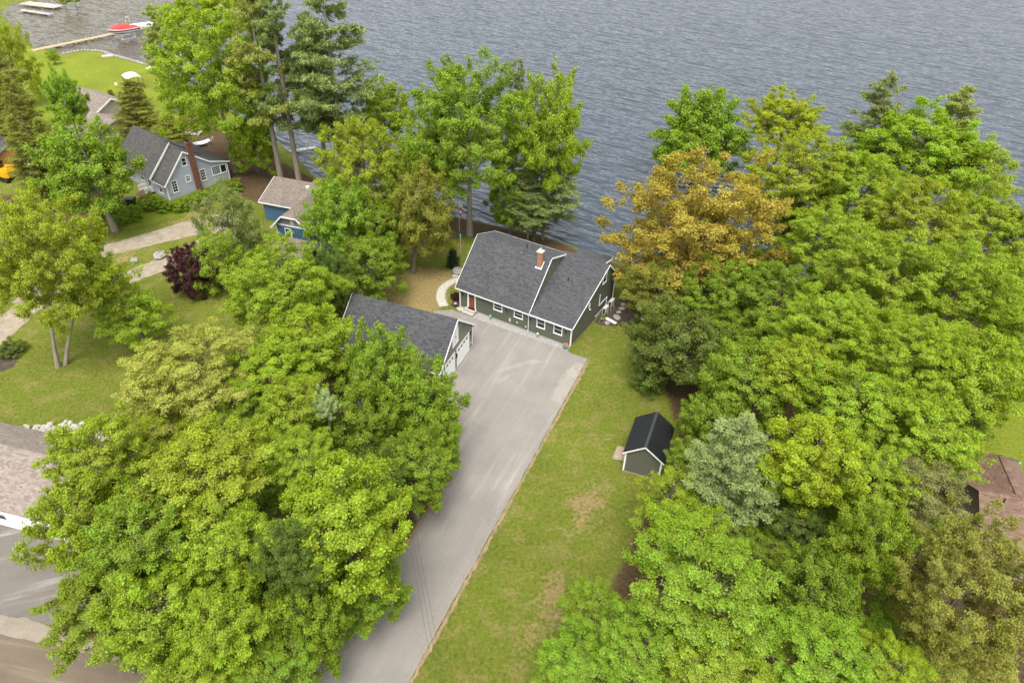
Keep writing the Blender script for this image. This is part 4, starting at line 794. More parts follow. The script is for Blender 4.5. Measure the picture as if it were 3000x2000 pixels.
xe = un(26, 524); Ex = empty('excavator', (xe[0], xe[1], 0), R_(-25), label='yellow excavator with black roof parked beside the wooden hut', cat='excavator')
for y in (-1.0, 1.0):
    tr = MB().slab([(-1.6, y-.22, .25), (-1.35, y-.22, 0), (1.35, y-.22, 0), (1.6, y-.22, .25), (1.6, y-.22, .5), (1.35, y-.22, .72), (-1.35, y-.22, .72), (-1.6, y-.22, .5)], (0, .44, 0)).build('track', M['black'], Ex)
    for x in (-1.3, -.65, 0, .65, 1.3): MB().tube([(x, y-.25, .35), (x, y+.25, .35)], .22, 10).build('roller', M['dkmetal'], tr)
MB().slab([(-1.2, -1.15, .8), (1.4, -1.15, .8), (1.75, -.8, .8), (1.75, .8, .8), (1.4, 1.15, .8), (-1.2, 1.15, .8)], (0, 0, .95)).build('house_body', M['yellow'], Ex)
MB().slab([(.3, -1.0, 1.75), (1.35, -1.0, 1.75), (1.6, -.7, 1.75), (1.6, .7, 1.75), (1.35, 1.0, 1.75), (.3, 1.0, 1.75)], (-.05, 0, .3)).build('hood', M['yellow'], Ex)
mb = MB()
for k in range(5): mb.box(1.752, 1.77, -.55, .3, .95+k*.11, 1.01+k*.11)
mb.build('grille', M['black'], Ex, kind='stuff')
MB().slab([(-1.1, -1.1, 1.75), (.15, -1.1, 1.75), (.15, -1.1, 2.95), (-.8, -1.1, 2.95)], (0, 1.1, 0)).build('cab', M['glass'], Ex)
MB().slab([(-.95, -1.15, 2.95), (.35, -1.15, 2.95), (.35, .05, 2.95), (-.95, .05, 2.95)], (0, 0, .14)).build('cab_roof', M['black'], Ex)
MB().bar((-1.0, .45, 1.6), (-3.0, .45, 3.6), .35, .45).build('boom', M['yellow'], Ex); MB().bar((-3.0, .45, 3.6), (-4.4, .45, 1.6), .3, .35).build('stick', M['yellow'], Ex)
MB().slab([(-4.2, .0, 1.7), (-4.7, .0, 1.5), (-4.75, 0, .8), (-4.3, 0, .55), (-3.9, 0, .9)], (0, .9, 0)).build('bucket', M['dkmetal'], Ex)
# ================================================================ lake shore things
def dock(name, a, b, w_, nsec, mat, label, z=.45, posts=True, cat='dock', piles=True):
    a = np.array(a); b = np.array(b); L = np.linalg.norm(b-a); yaw = math.atan2(b[1]-a[1], b[0]-a[0]); e = empty(name, (a[0], a[1], WATER), yaw, label=label, cat=cat)
    for k in range(nsec):
        x0, x1 = L*k/nsec+.02, L*(k+1)/nsec-.02; s_e = MB().box(x0, x1, -w_/2, w_/2, z-.12, z-.04).build('section', M['ac'], e)
        mb = MB(); n_ = int((x1-x0)/.16)
        for i in range(n_): mb.box(x0+(x1-x0)*i/n_+.008, x0+(x1-x0)*(i+1)/n_-.008, -w_/2-.02, w_/2+.02, z-.04, z+random.uniform(0, .012))
        mb.build('planks', mat, s_e, kind='stuff')
        if posts:
            for sy in (-1, 1): MB().tube([(x1, sy*(w_/2+.07), -3), (x1, sy*(w_/2+.07), z+(.75 if k > 0 else .3))], .045, 6).build('post', M['ac'], e)
    return e
d0, d1 = un2(95, 147, -1.5), un2(332, 98, -1.5)
dock('dock', d0, d1, 1.5, 6, M['tanwood'], 'long tan wooden dock with pale posts reaching to red covered boat')
dock('dock', un2(62, 28, -1.5), un2(148, 41, -1.5), 1.6, 3, M['greywood'], 'narrow silvery wooden dock beside the wide platform', .4)
dock('dock', un2(70, 8, -1.5), un2(172, 20, -1.5), 3.8, 3, M['greywood'], 'wide silvery wooden platform dock in the far cove', .5)
dock('dock', un2(440, 202, -1.6), un2(545, 150, -1.6), 2.2, 4, M['hull'], 'white floating dock off the corner of lakeside lawn', .35)
dock('dock', un2(850, 442, -1.6), un2(925, 430, -1.6), 1.1, 3, M['greywood'], 'pale dock between pine trunks behind the blue house', .35)
dock('dock', un2(1795, 826, -1.5), un2(1880, 806, -1.5), 1.6, 3, M['cloth'], 'white dock beneath the orange-leaved oak', .5)
bp = (np.array(un2(330, 108, -1.2))+np.array(un2(405, 92, -1.2)))/2; bd = np.array(un2(405, 92, -1.2))-np.array(un2(325, 108, -1.2)); byaw = math.atan2(bd[1], bd[0])
Bt = empty('covered_boat', (bp[0]+.3, bp[1]-.8, WATER+.55), byaw+math.pi, label='white and maroon boat under a red cover on a lift', cat='boat')
stn = [(-3.1, 1.05, .95), (-2, 1.15, .98), (-.5, 1.2, 1.0), (1, 1.1, 1.03), (2.2, .75, 1.1), (3.0, .35, 1.2), (3.4, .04, 1.26)]
vs, fs = [], []
for x, wd, h_ in stn:
    kz_ = .28+max(0, x-1)*.2; vs += [(x, -wd, h_), (x, -wd*1.0, h_*.72), (x, -wd*.85, .5+max(0, x)*.1), (x, 0, kz_), (x, wd*.85, .5+max(0, x)*.1), (x, wd, h_*.72), (x, wd, h_)]
for i in range(len(stn)-1):
    for j in range(6): fs.append((i*7+j, (i+1)*7+j, (i+1)*7+j+1, i*7+j+1))
fs += [tuple(range(7))]
hull = MB().add(vs, fs).build('hull', M['hull'], Bt, True)
for sy in (-1, 1):
    mb = MB()
    for (x0, w0, h0), (x1, w1, h1) in zip(stn[:-1], stn[1:]): mb.quad((x0, sy*(w0+.012), h0*.74), (x1, sy*(w1+.012), h1*.74), (x1, sy*(w1+.014), h1*.9), (x0, sy*(w0+.014), h0*.9))
    mb.build('band', M['hullband'], hull)
vs, fs = [], []
for i, (x, wd, h_) in enumerate(stn):
    tp = (.18, .35, .62, .75, .45, .2, .04)[i]
    for j in range(7): a = math.pi*j/6; vs.append((x*.9-.05, -(wd*.86)*math.cos(a), h_+.01+tp*.8*math.sin(a)**.8))
for i in range(len(stn)-1):
    for j in range(6): fs.append((i*7+j, i*7+j+1, (i+1)*7+j+1, (i+1)*7+j))
MB().add(vs, fs+[tuple(range(7))]).build('cover', M['redcov'], Bt, True)
MB().tube([(-1.2, -.9, 1.2), (-1.4, -.7, 2.3), (-1.4, .7, 2.3), (-1.2, .9, 1.2)], .06, 6).build('tow_bar', M['ac'], Bt)
Bt.scale = (1.2, 1.2, 1.8)
Lf = empty('boat_lift', (bp[0]+.3, bp[1]-.8, WATER), byaw, label='metal boat lift frame standing under the red covered boat', cat='boat lift')
for x in (-1.7, 1.7):
    for y in (-1.5, 1.5): MB().tube([(x, y, -3), (x, y, 1.4)], .06, 6).build('post', M['canopy'], Lf)
    MB().bar((x, -1.5, .2), (x, 1.5, .2), .12, .1).build('beam', M['ac'], Lf)
for y in (-1.5, 1.5): MB().bar((-1.7, y, .15), (1.7, y, .15), .1, .1).build('rail', M['ac'], Lf)
pc = (np.array(un2(385, 76, -1.5))+np.array(un2(432, 84, -1.5)))/2
Pt = empty('pontoon_boat', (pc[0]+.5, pc[1]+.6, WATER), byaw-.25, label='white pontoon boat moored behind the red covered boat', cat='boat')
for y in (-1.0, 1.0): MB().tube([(-3.1, y, .1), (2.6, y, .1), (3.0, y, .2), (3.25, y, .32)], [.32, .32, .22, .04], 10).build('pontoon', M['ac'], Pt)
MB().box(-3.0, 2.9, -1.3, 1.3, .4, .5).build('deck', M['hull'], Pt)
for x0, x1, y0, y1 in ((-3, 2.9, -1.3, -1.24), (-3, 2.9, 1.24, 1.3), (2.84, 2.9, -1.23, 1.23), (-3, -2.94, -1.23, 1.23)): MB().box(x0, x1, y0, y1, .5, 1.15).build('side_panel', M['hull'], Pt)
MB().slab([(-2.9, -1.2, 1.15), (2.8, -1.2, 1.15), (2.8, 0, 1.4), (2.8, 1.2, 1.15), (-2.9, 1.2, 1.15), (-2.9, 0, 1.4)], (0, 0, .04)).build('cover', M['hull'], Pt)
# canopy swing on the far lawn
sp_ = un(395, 255, -1.0); Sw = empty('garden_swing', (sp_[0], sp_[1], tz(sp_[0], sp_[1])), R_(40), label='garden swing under a curved tan canopy on lakeside lawn', cat='swing')
mb = MB()
for i in range(8):
    a0, a1 = math.pi*(.12+.76*i/8), math.pi*(.12+.76*(i+1)/8)
    mb.hexa([(-1.6*math.cos(a0), -2, 1.7+.75*math.sin(a0)), (-1.6*math.cos(a1), -2, 1.7+.75*math.sin(a1)), (-1.6*math.cos(a1), 2, 1.7+.75*math.sin(a1)), (-1.6*math.cos(a0), 2, 1.7+.75*math.sin(a0))], [(-1.6*math.cos(a0), -2, 1.74+.75*math.sin(a0)), (-1.6*math.cos(a1), -2, 1.74+.75*math.sin(a1)), (-1.6*math.cos(a1), 2, 1.74+.75*math.sin(a1)), (-1.6*math.cos(a0), 2, 1.74+.75*math.sin(a0))])
mb.build('canopy', M['canopy'], Sw)
for x in (-1.45, 1.45):
    for y in (-1.9, 1.9): MB().tube([(x, y, -.05), (x*.98, y, 2.0)], .06, 6).build('post', M['rust'], Sw)
MB().box(-.5, .5, -1.5, 1.5, .5, .6).build('seat', M['rust'], Sw); MB().box(-.55, -.45, -1.5, 1.5, .6, 1.1).build('backrest', M['rust'], Sw)
for y in (-1.5, 1.5): MB().tube([(0, y, .6), (0, y, 2.35)], .025, 5).build('hanger', M['rust'], Sw)
# low stone wall along the lawn's edge
SWl = empty('shore_wall', (0, 0, 0), 0, label='low stone retaining wall along the lakeside lawn', cat='wall')
wpts = [np.array(p) for p in ((-108.6, 172.6), (-105.4, 176.3), (-101, 175.8), (-97.2, 173.2), (-89, 168.2), (-82.4, 164.0))]
stone_me = []
def rockmesh(seed, mat, n=7, m_=4):
    r = random.Random(seed); vs = []
    for i in range(m_+1):
        ph = math.pi*i/m_
        for j in range(n): k = r.uniform(.78, 1.18); vs.append((k*math.sin(ph)*math.cos(2*math.pi*j/n), k*math.sin(ph)*math.sin(2*math.pi*j/n), k*math.cos(ph)*.8))
    fs = [(i*n+j, (i+1)*n+j, (i+1)*n+(j+1) % n, i*n+(j+1) % n) for i in range(m_) for j in range(n)]
    return MB().add(vs, fs).mesh('rock', mat)
rocks = [rockmesh(i, M['stone']) for i in range(7)]; grocks = [rockmesh(20+i, M['boulder']) for i in range(5)]
for a, b in zip(wpts[:-1], wpts[1:]):
    L = np.linalg.norm(b-a); k = int(L/.75)
    for i in range(k):
        p = a+(b-a)*(i+.5)/k; o = link('stone', random.choice(grocks), SWl); o.location = (p[0], p[1], -1.62); o.scale = (.48, .42, .45); o.rotation_euler.z = random.uniform(0, 6)
st_ = un2(315, 165, -1.6); o = MB().box(-1.2, 1.2, -.8, .8, -.3, .12).build('stone_landing', M['stone'], label='pale stone landing at the edge of lakeside lawn', cat='landing'); o.location = (*st_, -1.55); o.rotation_euler.z = .5
# white rocks beside the taupe roof
RB = empty('rock_border', (*un2(60, 1285), 0), 0, label='border of heaped white rocks behind the taupe ranch house', cat='rock border')
ro0 = np.array(un2(60, 1285)); line = [np.array(un2(*p)) for p in ((-120, 1290), (0, 1278), (70, 1262), (130, 1256), (200, 1252), (280, 1268), (360, 1290), (420, 1318))]
rl = bez(line, 60)
for i in range(290):
    p = rl[random.randrange(61)]+rng.normal(0, .38, 2); r_ = random.uniform(.1, .24)
    o = link('rock', random.choice(rocks), RB); o.location = (p[0]-ro0[0], p[1]-ro0[1], r_*.45+random.uniform(0, .12)); o.scale = (r_*1.3, r_, r_*.8); o.rotation_euler = (0, 0, random.uniform(0, 6))
rpz = un2(575, 398, -.6); RP = empty('rock_pile', (*rpz, tz(*rpz)), 0, label='heap of pale rocks on bare soil behind grey-blue cottage', cat='rock pile')
for i in range(40):
    a = random.uniform(0, 6.28); r_ = abs(random.gauss(0, 1.0)); s = random.uniform(.15, .38); o = link('rock', random.choice(rocks), RP); o.location = (r_*1.6*math.cos(a), r_*math.sin(a), max(.05, .55-r_*.3)*random.uniform(.3, 1)); o.scale = (s*1.2, s, s*.8); o.rotation_euler.z = a
def boulder(px_, py_, s, lab):
    p = un2(px_, py_); o = link('boulder', random.choice(grocks), None, label=lab, cat='boulder'); o.location = (*p, tz(*p)+s*.35); o.scale = (s*1.3, s, s*.7); o.rotation_euler.z = random.uniform(0, 6)
boulder(1338, 797, .7, 'grey boulder beside the paver walkway under the house'); boulder(1160, 782, .38, 'small pale boulder at the lawn edge under maple branches'); boulder(1040, 1145, .5, 'boulder in the trees behind the garage'); boulder(470, 752, .8, 'pale boulder in the grass island between the paths'); boulder(395, 765, .5, 'small boulder in the grass island between the paths')
# hammock, flag, posts, black bins, propane tank
hp = un2(590, 432, -.4); Hm = empty('hammock', (*hp, tz(*hp)), R_(35), label='white hammock on a stand behind the grey-blue cottage', cat='hammock')
mb = MB(); n_ = 10
for i in range(n_):
    x0, x1 = -1.6+3.2*i/n_, -1.6+3.2*(i+1)/n_; z = lambda x: .5+.28*(x/1.6)**2; wd = lambda x: .75*(1-.25*(x/1.6)**2)
    mb.hexa([(x0, -wd(x0), z(x0)), (x1, -wd(x1), z(x1)), (x1, wd(x1), z(x1)), (x0, wd(x0), z(x0))], [(x0, -wd(x0), z(x0)+.03), (x1, -wd(x1), z(x1)+.03), (x1, wd(x1), z(x1)+.03), (x0, wd(x0), z(x0)+.03)])
mb.build('bed', M['cloth'], Hm); MB().tube([(-2.3, 0, 1.2), (-1.6, 0, .05), (1.6, 0, .05), (2.3, 0, 1.2)], .05, 6).build('stand', M['ac'], Hm)
for sx in (-1, 1): MB().tube([(sx*2.3, 0, 1.2), (sx*1.6, -.5, .8)], .015, 4).build('rope', M['cloth'], Hm); MB().tube([(sx*2.3, 0, 1.2), (sx*1.6, .5, .8)], .015, 4).build('rope', M['cloth'], Hm); MB().bar((sx*1.2, -.7, .03), (sx*1.2, .7, .03), .08, .06).build('foot', M['ac'], Hm)
fpz = un2(1346, 672, -.5); Fl = empty('flag_pole', (*fpz, tz(*fpz)), 0, label='slim white pole with a hanging red and white flag by tall trunk', cat='flag pole')
MB().tube([(0, 0, -.1), (0, 0, 4.6)], .035, 6).build('pole', M['cloth'], Fl); MB().lathe([(.02, 4.6), (.1, 4.66), (.1, 4.74), (.02, 4.8)]).build('finial', M['tanwood'], Fl)
for k in range(4): MB().slab([(.05, 0, 4.3-k*.45), (.5-.05*k, .12, 4.1-k*.45), (.48-.05*k, .1, 3.7-k*.45), (.05, 0, 3.86-k*.45)], (0, .03, 0)).build('stripe', M['flagred'] if k % 2 else M['hull'], Fl)
pz = un2(1350, 745, -.3); Po = empty('bird_feeder_pole', (*pz, tz(*pz)), 0, label='slim pole with green top beyond the lawn by the green house', cat='pole')
MB().tube([(0, 0, -.1), (0, 0, 2.6)], .04, 6).build('pole', M['ac'], Po); MB().box(-.1, .1, -.06, .06, 2.3, 2.75).build('top', M['mint'], Po)
for i, (x, y, lab) in enumerate(((373, 600, 'black covered grill beside the cottage steps'), (392, 598, 'black refuse bin beside the cottage steps'))):
    p = un2(x, y); e = empty('black_bin' if i else 'covered_grill', (*p, 0), .5+i, label=lab, cat='bin' if i else 'grill')
    MB().hexa([(-.35, -.3, .02), (.35, -.3, .02), (.35, .3, .02), (-.35, .3, .02)], [(-.45, -.38, .9), (.45, -.38, .9), (.45, .38, .9), (-.45, .38, .9)]).build('body', M['black'], e); MB().hexa([(-.48, -.42, .9), (.48, -.42, .9), (.48, .42, .9), (-.48, .42, .9)], [(-.4, -.3, 1.05), (.4, -.3, 1.05), (.4, .3, 1.05), (-.4, .3, 1.05)]).build('lid', M['black'], e)
p = un2(1893, 945); e = empty('propane_tank', (*p, 0), R_(35), label='white propane tank among shrubs right of the house', cat='tank')
MB().tube([(-.95, 0, .62), (-.85, 0, .62), (-.7, 0, .62), (.7, 0, .62), (.85, 0, .62), (.95, 0, .62)], [.05, .28, .38, .38, .28, .05], 14).build('shell', M['hull'], e, True); MB().lathe([(.14, .98), (.14, 1.1), (.08, 1.14)]).build('valve_dome', M['hull'], e)
for x in (-.5, .5): MB().box(x-.06, x+.06, -.25, .25, -.02, .3).build('foot', M['concrete'], e)
p = un2(343, 258, -.9); e = empty('lawn_sign', (*p, tz(*p)), .3, label='small white marker on a stake in the lakeside lawn', cat='marker'); MB().box(-.25, .25, -.03, .03, .5, 1.1).build('panel', M['hull'], e); MB().box(-.03, .03, -.04, .04, -.1, .5).build('stake', M['black'], e)
# overhead wires
def wires(name, pa, za, pb, zb, n, sag, lab, ext=0):
    a = np.append(un2(*pa, za), za); b = np.append(un2(*pb, zb), zb); b = a+(b-a)*(1+ext); d = nrm(b-a); x = nrm(np.cross(d, (0, 0, 1))); e = empty(name, tuple(a), 0, label=lab, cat='wires')
    for k in range(n):
        pts = [(b-a)*t_+x*(k-(n-1)/2)*.28+np.array([0, 0, -sag*4*t_*(1-t_)-k*.05]) for t_ in np.linspace(0, 1, 24)]; MB().tube(pts, .009, 4).build('wire', M['wire'], e)
wires('overhead_wires', (1196, 1500), 7.5, (1290, 2000), 7.5, 3, .15, 'overhead wires crossing above the paved driveway', .5)
wires('overhead_wires', (28, 468), 5.0, (97, 568), 4., 2, .1, 'pair of overhead wires running past yellow excavator')
# ================================================================ trees
def leafcloud(name, Pp, Nn, L, W, mat, cl, rs, tri=False):
    n = len(Pp); Nn = Nn/np.linalg.norm(Nn, axis=1, keepdims=True)
    T = rs.normal(size=(n, 3)); T -= Nn*(T*Nn).sum(1, keepdims=True); T /= np.linalg.norm(T, axis=1, keepdims=True); Bb = np.cross(Nn, T)
    L = (L*rs.uniform(.7, 1.3, n))[:, None]; W_ = L*W
    if tri:
        V = np.stack([Pp-Bb*W_*.5, Pp+Bb*W_*.5, Pp+T*L], 1).reshape(-1, 3); Fq = np.arange(n*3).reshape(n, 3); k = 3
    else:
        V = np.stack([Pp-T*L*.5, Pp+Bb*W_*.5+T*L*.08, Pp+T*L*.5-Nn*L*.12, Pp-Bb*W_*.5+T*L*.08], 1).reshape(-1, 3); Fq = np.arange(n*4).reshape(n, 4); k = 4
    me = bpy.data.meshes.new(name); npmesh(me, V, Fq, k); rnd = rs.random(n)
    ca = me.color_attributes.new('lf', 'FLOAT_COLOR', 'POINT'); c = np.stack([rnd, np.clip(cl, 0, 1), rs.random(n), np.ones(n)], 1)
    ca.data.foreach_set('color', np.repeat(c, k, 0).astype(np.float32).ravel()); me.materials.append(mat); return me
def make_crown(seed, nb=120, nleaf=36000, leaf=.045, shape='dome', ln=(.22, .4), clump=.036, fill=.22, low=-.97):
    """leafy sprays: many twigs fanning out and up from inside an uneven envelope, leaves bunched along them, gaps between"""
    nleaf = int(nleaf*1.4); leaf *= .86; clump *= 1.12
    rs = np.random.default_rng(seed); ph = rs.uniform(0, 6.283, 6); am = rs.uniform(.04, .11, 6)
    def env(d):     # uneven radius of the envelope in direction d
        a = math.atan2(d[1], d[0]); z = d[2]
        base = {'dome': 1-.10*max(0, z)**2, 'round': .97, 'cone': 1.0-.42*max(0, z)*(1-max(0, z))*1.6-.05, 'tall': 1.0-.12*abs(z)*(1-abs(z))*4}[shape]
        return base*(1+sum(am[k]*math.sin((k+2)*a+ph[k]+z*(k+1)*1.7) for k in range(6))*.75)
    C, cl, sz, tips = [], [], [], []
    k = 0; n_up = int(nb*1.35)
    while len(tips) < nb and k < n_up*3:
        zz = 1-(1-low)*(((k % n_up)+.5)/n_up); a = k*2.39996+rs.normal(0, .12); k += 1
        rr = math.sqrt(max(0, 1-zz*zz)); d = nrm(np.array([rr*math.cos(a), rr*math.sin(a), zz])+rs.normal(0, .08, 3))
        if rs.random() < .14: continue
        R0 = env(d)*rs.uniform(.74, 1.06)*(1 if rs.random() > fill else rs.uniform(.5, .8)); tip = d*R0
        l = rs.uniform(*ln); ax = nrm(d*.85+np.array([0, 0, .42])+rs.normal(0, .22, 3)); p0 = tip-ax*l; lv = rs.random(); tips.append(p0+ax*l*.55)
        side = nrm(np.cross(ax, (0, 0, 1) if abs(ax[2]) < .95 else (1, 0, 0))); nn = np.cross(side, ax)
        for q in range(int(5+9*l/.3)):
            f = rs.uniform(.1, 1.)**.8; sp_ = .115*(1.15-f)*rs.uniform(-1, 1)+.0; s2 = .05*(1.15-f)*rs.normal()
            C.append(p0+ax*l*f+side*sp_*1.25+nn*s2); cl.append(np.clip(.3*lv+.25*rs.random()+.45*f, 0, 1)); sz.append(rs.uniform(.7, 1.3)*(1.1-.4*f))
    C = np.array(C); cl = np.array(cl); sz = np.array(sz); w_ = sz**1.5; pick = rs.choice(len(C), nleaf, p=w_/w_.sum()); c = C[pick]
    off = rs.normal(size=(nleaf, 3))*clump*sz[pick][:, None]*[1, 1, .7]; Pp = c+off; out = c/np.linalg.norm(c, axis=1, keepdims=True)
    Nn = np.array([0, 0, .6])+out*.4+off/np.linalg.norm(off, axis=1, keepdims=True)*.4+rs.normal(size=(nleaf, 3))*.45
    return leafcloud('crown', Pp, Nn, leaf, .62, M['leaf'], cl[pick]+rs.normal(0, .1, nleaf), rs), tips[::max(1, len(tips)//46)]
def make_pine(seed, whorls=13, per=5, z0=.3, rad=.26, nblade=46000, blade=.016, droop=.05, flat=.4, tip=.6):
    rs = np.random.default_rng(seed); pts, cl, brs = [], [], []
    for wv in range(whorls):
        t_ = (wv+.5)/whorls; z = z0+(.985-z0)*t_; Lm = rad*(1-t_)**tip*(1-.35*max(0, .3-t_)/.3)+.015
        for b in range(per+int(rs.integers(-1, 2))):
            if rs.random() < .1: continue
            a = rs.uniform(0, 6.283); L = Lm*rs.uniform(.55, 1.15); zz = z+rs.normal(0, .012); e = np.array([math.cos(a), math.sin(a), 0]); s = np.array([-e[1], e[0], 0]); lift = rs.uniform(-.1, .25)+.35*t_
            brs.append((np.array([0, 0, zz]), np.array([0, 0, zz])+e*L*.9+np.array([0, 0, lift*L*.8-droop*L])))
            nt_ = max(3, int(26*L/rad))
            for k in range(nt_):
                f = rs.uniform(.28, 1.02); wd = L*.34*math.sin(min(1, f)*math.pi*.85)+.006
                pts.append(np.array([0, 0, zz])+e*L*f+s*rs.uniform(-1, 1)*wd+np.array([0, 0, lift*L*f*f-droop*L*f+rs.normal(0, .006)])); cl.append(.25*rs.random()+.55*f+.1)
    C = np.array(pts); cl = np.array(cl); pick = rs.integers(len(C), size=nblade); c = C[pick]
    d = rs.normal(size=(nblade, 3))*[1, 1, flat]+np.array([0, 0, .25]); d /= np.linalg.norm(d, axis=1, keepdims=True)
    Pp = c+d*rs.uniform(.0, .022, nblade)[:, None]*[1, 1, .8]
    return leafcloud('crown', Pp, rs.normal(size=(nblade, 3))*.6+[0, 0, .8], blade, .3, M['needle'], cl[pick], rs, True), brs
CR = {'m': [make_crown(1), make_crown(2, 130), make_crown(3, 105, ln=(.26, .46)), make_crown(4, 120, shape='round'), make_crown(5, 140, ln=(.2, .36))],
      't': [make_crown(6, 130, shape='tall'), make_crown(7, 115, shape='tall', ln=(.24, .42))],
      'c': [make_crown(8, 130, shape='cone', ln=(.24, .4))],
      's': [make_crown(9, 95, 19000, .043, ln=(.22, .38), clump=.04, fill=.4), make_crown(10, 85, 17000, .045, 'tall', (.22, .4), .04, .4)],
      'o': [make_crown(11, 150, 42000, .043, 'round', (.18, .32), .034), make_crown(12, 150, 42000, .045, 'dome', (.18, .32), .034)],
      'M': [make_crown(31, 210, 70000, .032, 'dome', (.16, .3), .026), make_crown(32, 200, 70000, .033, 'round', (.18, .32), .027)],
      'O': [make_crown(33, 240, 70000, .030, 'round', (.14, .26), .024, .3), make_crown(34, 240, 76000, .031, 'dome', (.14, .26), .024)],
      'b': [make_crown(13, 60, 9000, .08, 'round', (.25, .45), .06), make_crown(14, 60, 9000, .075, 'dome', (.25, .45), .055)]}
PN = {'p': [make_pine(21), make_pine(22, 12, 6, .35, .24), make_pine(23, 15, 6, .22, .27)],
      'h': [make_pine(24, 26, 8, .06, .25, 60000, .013, .22, .25, .8), make_pine(25, 24, 8, .1, .28, 60000, .014, .18, .3, .75)],
      'a': [make_pine(26, 30, 9, .03, .17, 26000, .02, -.3, .8, .5)]}
COLS = {'yg': (.33, .41, .018), 'g': (.245, .335, .018), 'bg': (.27, .375, .02), 'dg': (.16, .22, .025), 'gg': (.27, .30, .08), 'y': (.39, .455, .018), 'cream': (.41, .43, .08), 'olive': (.27, .29, .03),
        'orange': (.45, .315, .045), 'brown': (.325, .315, .048), 'purple': (.085, .02, .025), 'pine': (.23, .27, .085), 'pineg': (.27, .31, .11), 'piney': (.31, .335, .075), 'hem': (.24, .245, .04), 'hemy': (.35, .345, .07), 'sp': (.03, .052, .025), 'lg': (.335, .41, .022), 'white': (.48, .56, .26)}
tcount = 0; used = {}
def trunk_mesh(base, cen, lobes, Rx, Rz, rad, mat, name='trunk', fork=0):
    mb = MB(); b = np.array(base); c = np.array(cen); top = c+np.array([0, 0, Rz*.55]); r_ = random.Random(int(abs(b[0]*97+b[1]*31)))
    pts = []
    for i in range(7):
        t_ = i/6; p = b*(1-t_)+np.array([c[0], c[1], 0])*t_; p[2] = b[2]+(top[2]-b[2])*t_; p[:2] += [r_.uniform(-.02, .02)*Rx*2*(0 < i), r_.uniform(-.02, .02)*Rx*2*(0 < i)]; pts.append(p)
    mb.tube(pts, [rad*1.35]+[rad*(1-.13*i) for i in range(1, 7)], 8)
    for k, q in enumerate(lobes):
        e = c+np.array(q)*[Rx, Rx, Rz]; zs = max(.15, min(.92, ((e[2]-b[2])-.45*np.hypot(e[0]-c[0], e[1]-c[1]))/(top[2]-b[2]))); f = zs*6; i = min(5, int(f)); s = pts[i]*(1-(f-i))+pts[i+1]*(f-i)
        mid = s*.5+e*.5+np.array([0, 0, .06*Rx]); r0 = rad*(1-.13*f)*.3; mb.tube([s, mid, e, e+(e-mid)*.35+np.array([0, 0, .1])], [r0, r0*.6, r0*.32, r0*.1], 5, False)
    return mb.mesh(name, mat)
def place(crown_me, colr, name, parent, loc, sc, rz):
    o = link(name, crown_me, parent); o.location = loc; o.scale = sc; o.rotation_euler.z = rz; o.color = (*colr, 1); return o
def tree(cx, cy, w_, h_, colk, lab, kind='m', top=None, base=None, grp=None, cat='tree', name='tree', bark='bark', zmin=.62, zmax=1.9, trad=None, vidx=None):
    """crown centre pixel and crown size in pixels of the photograph; stands on the ground under it (or where its trunk foot shows)"""
    global tcount
    tcount += 1
    d = RI*(cx-1500)/FPX-UP*(cy-1000)/FPX+fw; hd = math.hypot(d[0], d[1]); el = math.atan2(-d[2], hd)
    if base is not None:
        g = un(*base, 0); bz = tz(g[0], g[1])
        for _ in range(3): g = un(*base, bz); bz = tz(g[0], g[1])
        t_ = math.hypot(g[0], g[1])/hd; cen = np.array([0, 0, CAMH])+d*t_; dep = t_*1.0
        Rx = w_/2*dep/FPX; hh = h_/2*dep/FPX
    else:
        zc = (top or 13)*.62
        for _ in range(5):
            t_ = (zc-CAMH)/d[2]; Rx = w_/2*t_/FPX; hh = h_/2*t_/FPX
            Rz = math.sqrt(max(.01, hh*hh-(Rx*math.sin(el))**2))/math.cos(el); Rz = min(max(Rz, zmin*Rx), zmax*Rx); zc = max((top or 13)-Rz, Rz*.75)
        cen = np.array([0, 0, CAMH])+d*((zc-CAMH)/d[2]); g = cen.copy(); bz = tz(g[0], g[1])
    Rz = math.sqrt(max(.01, hh*hh-(Rx*math.sin(el))**2))/math.cos(el); Rz = min(max(Rz, zmin*Rx), zmax*Rx)
    if kind in 'mo' and Rx > 4.8: kind = kind.upper()
    vs = CR[kind]; i = (tcount*7 if vidx is None else vidx) % len(vs); cm, lobes = vs[i]; rz = random.uniform(0, 6.283)
    e = empty(name, (g[0], g[1], bz), 0, label=lab, cat=cat, group=grp)
    jit = [random.uniform(.94, 1.06) for _ in range(3)]; colr = [c*j for c, j in zip(COLS[colk], jit)]
    loc = (cen[0]-g[0], cen[1]-g[1], cen[2]-bz); rot = lambda q: (q[0]*math.cos(rz)-q[1]*math.sin(rz), q[0]*math.sin(rz)+q[1]*math.cos(rz), q[2])
    rad = trad or max(.1, .045*Rx+.02*(cen[2]-bz)*.5)
    if name != 'shrub': link('trunk', trunk_mesh((0, 0, -.15), loc, [rot(q) for q in lobes], Rx, Rz, rad, M[bark]), e)
    else:
        mb = MB()
        for q in lobes[:9]: q = rot(q); mb.tube([(q[0]*.1*Rx, q[1]*.1*Rx, -.05), (loc[0]+q[0]*Rx*.7, loc[1]+q[1]*Rx*.7, loc[2]+q[2]*Rz*.6)], [.03, .01], 4, False)
        mb.build('stems', M['bark'], e)
    place(cm, colr, 'crown', e, loc, (Rx*1.06, Rx*1.06, Rz*1.06), rz); return e
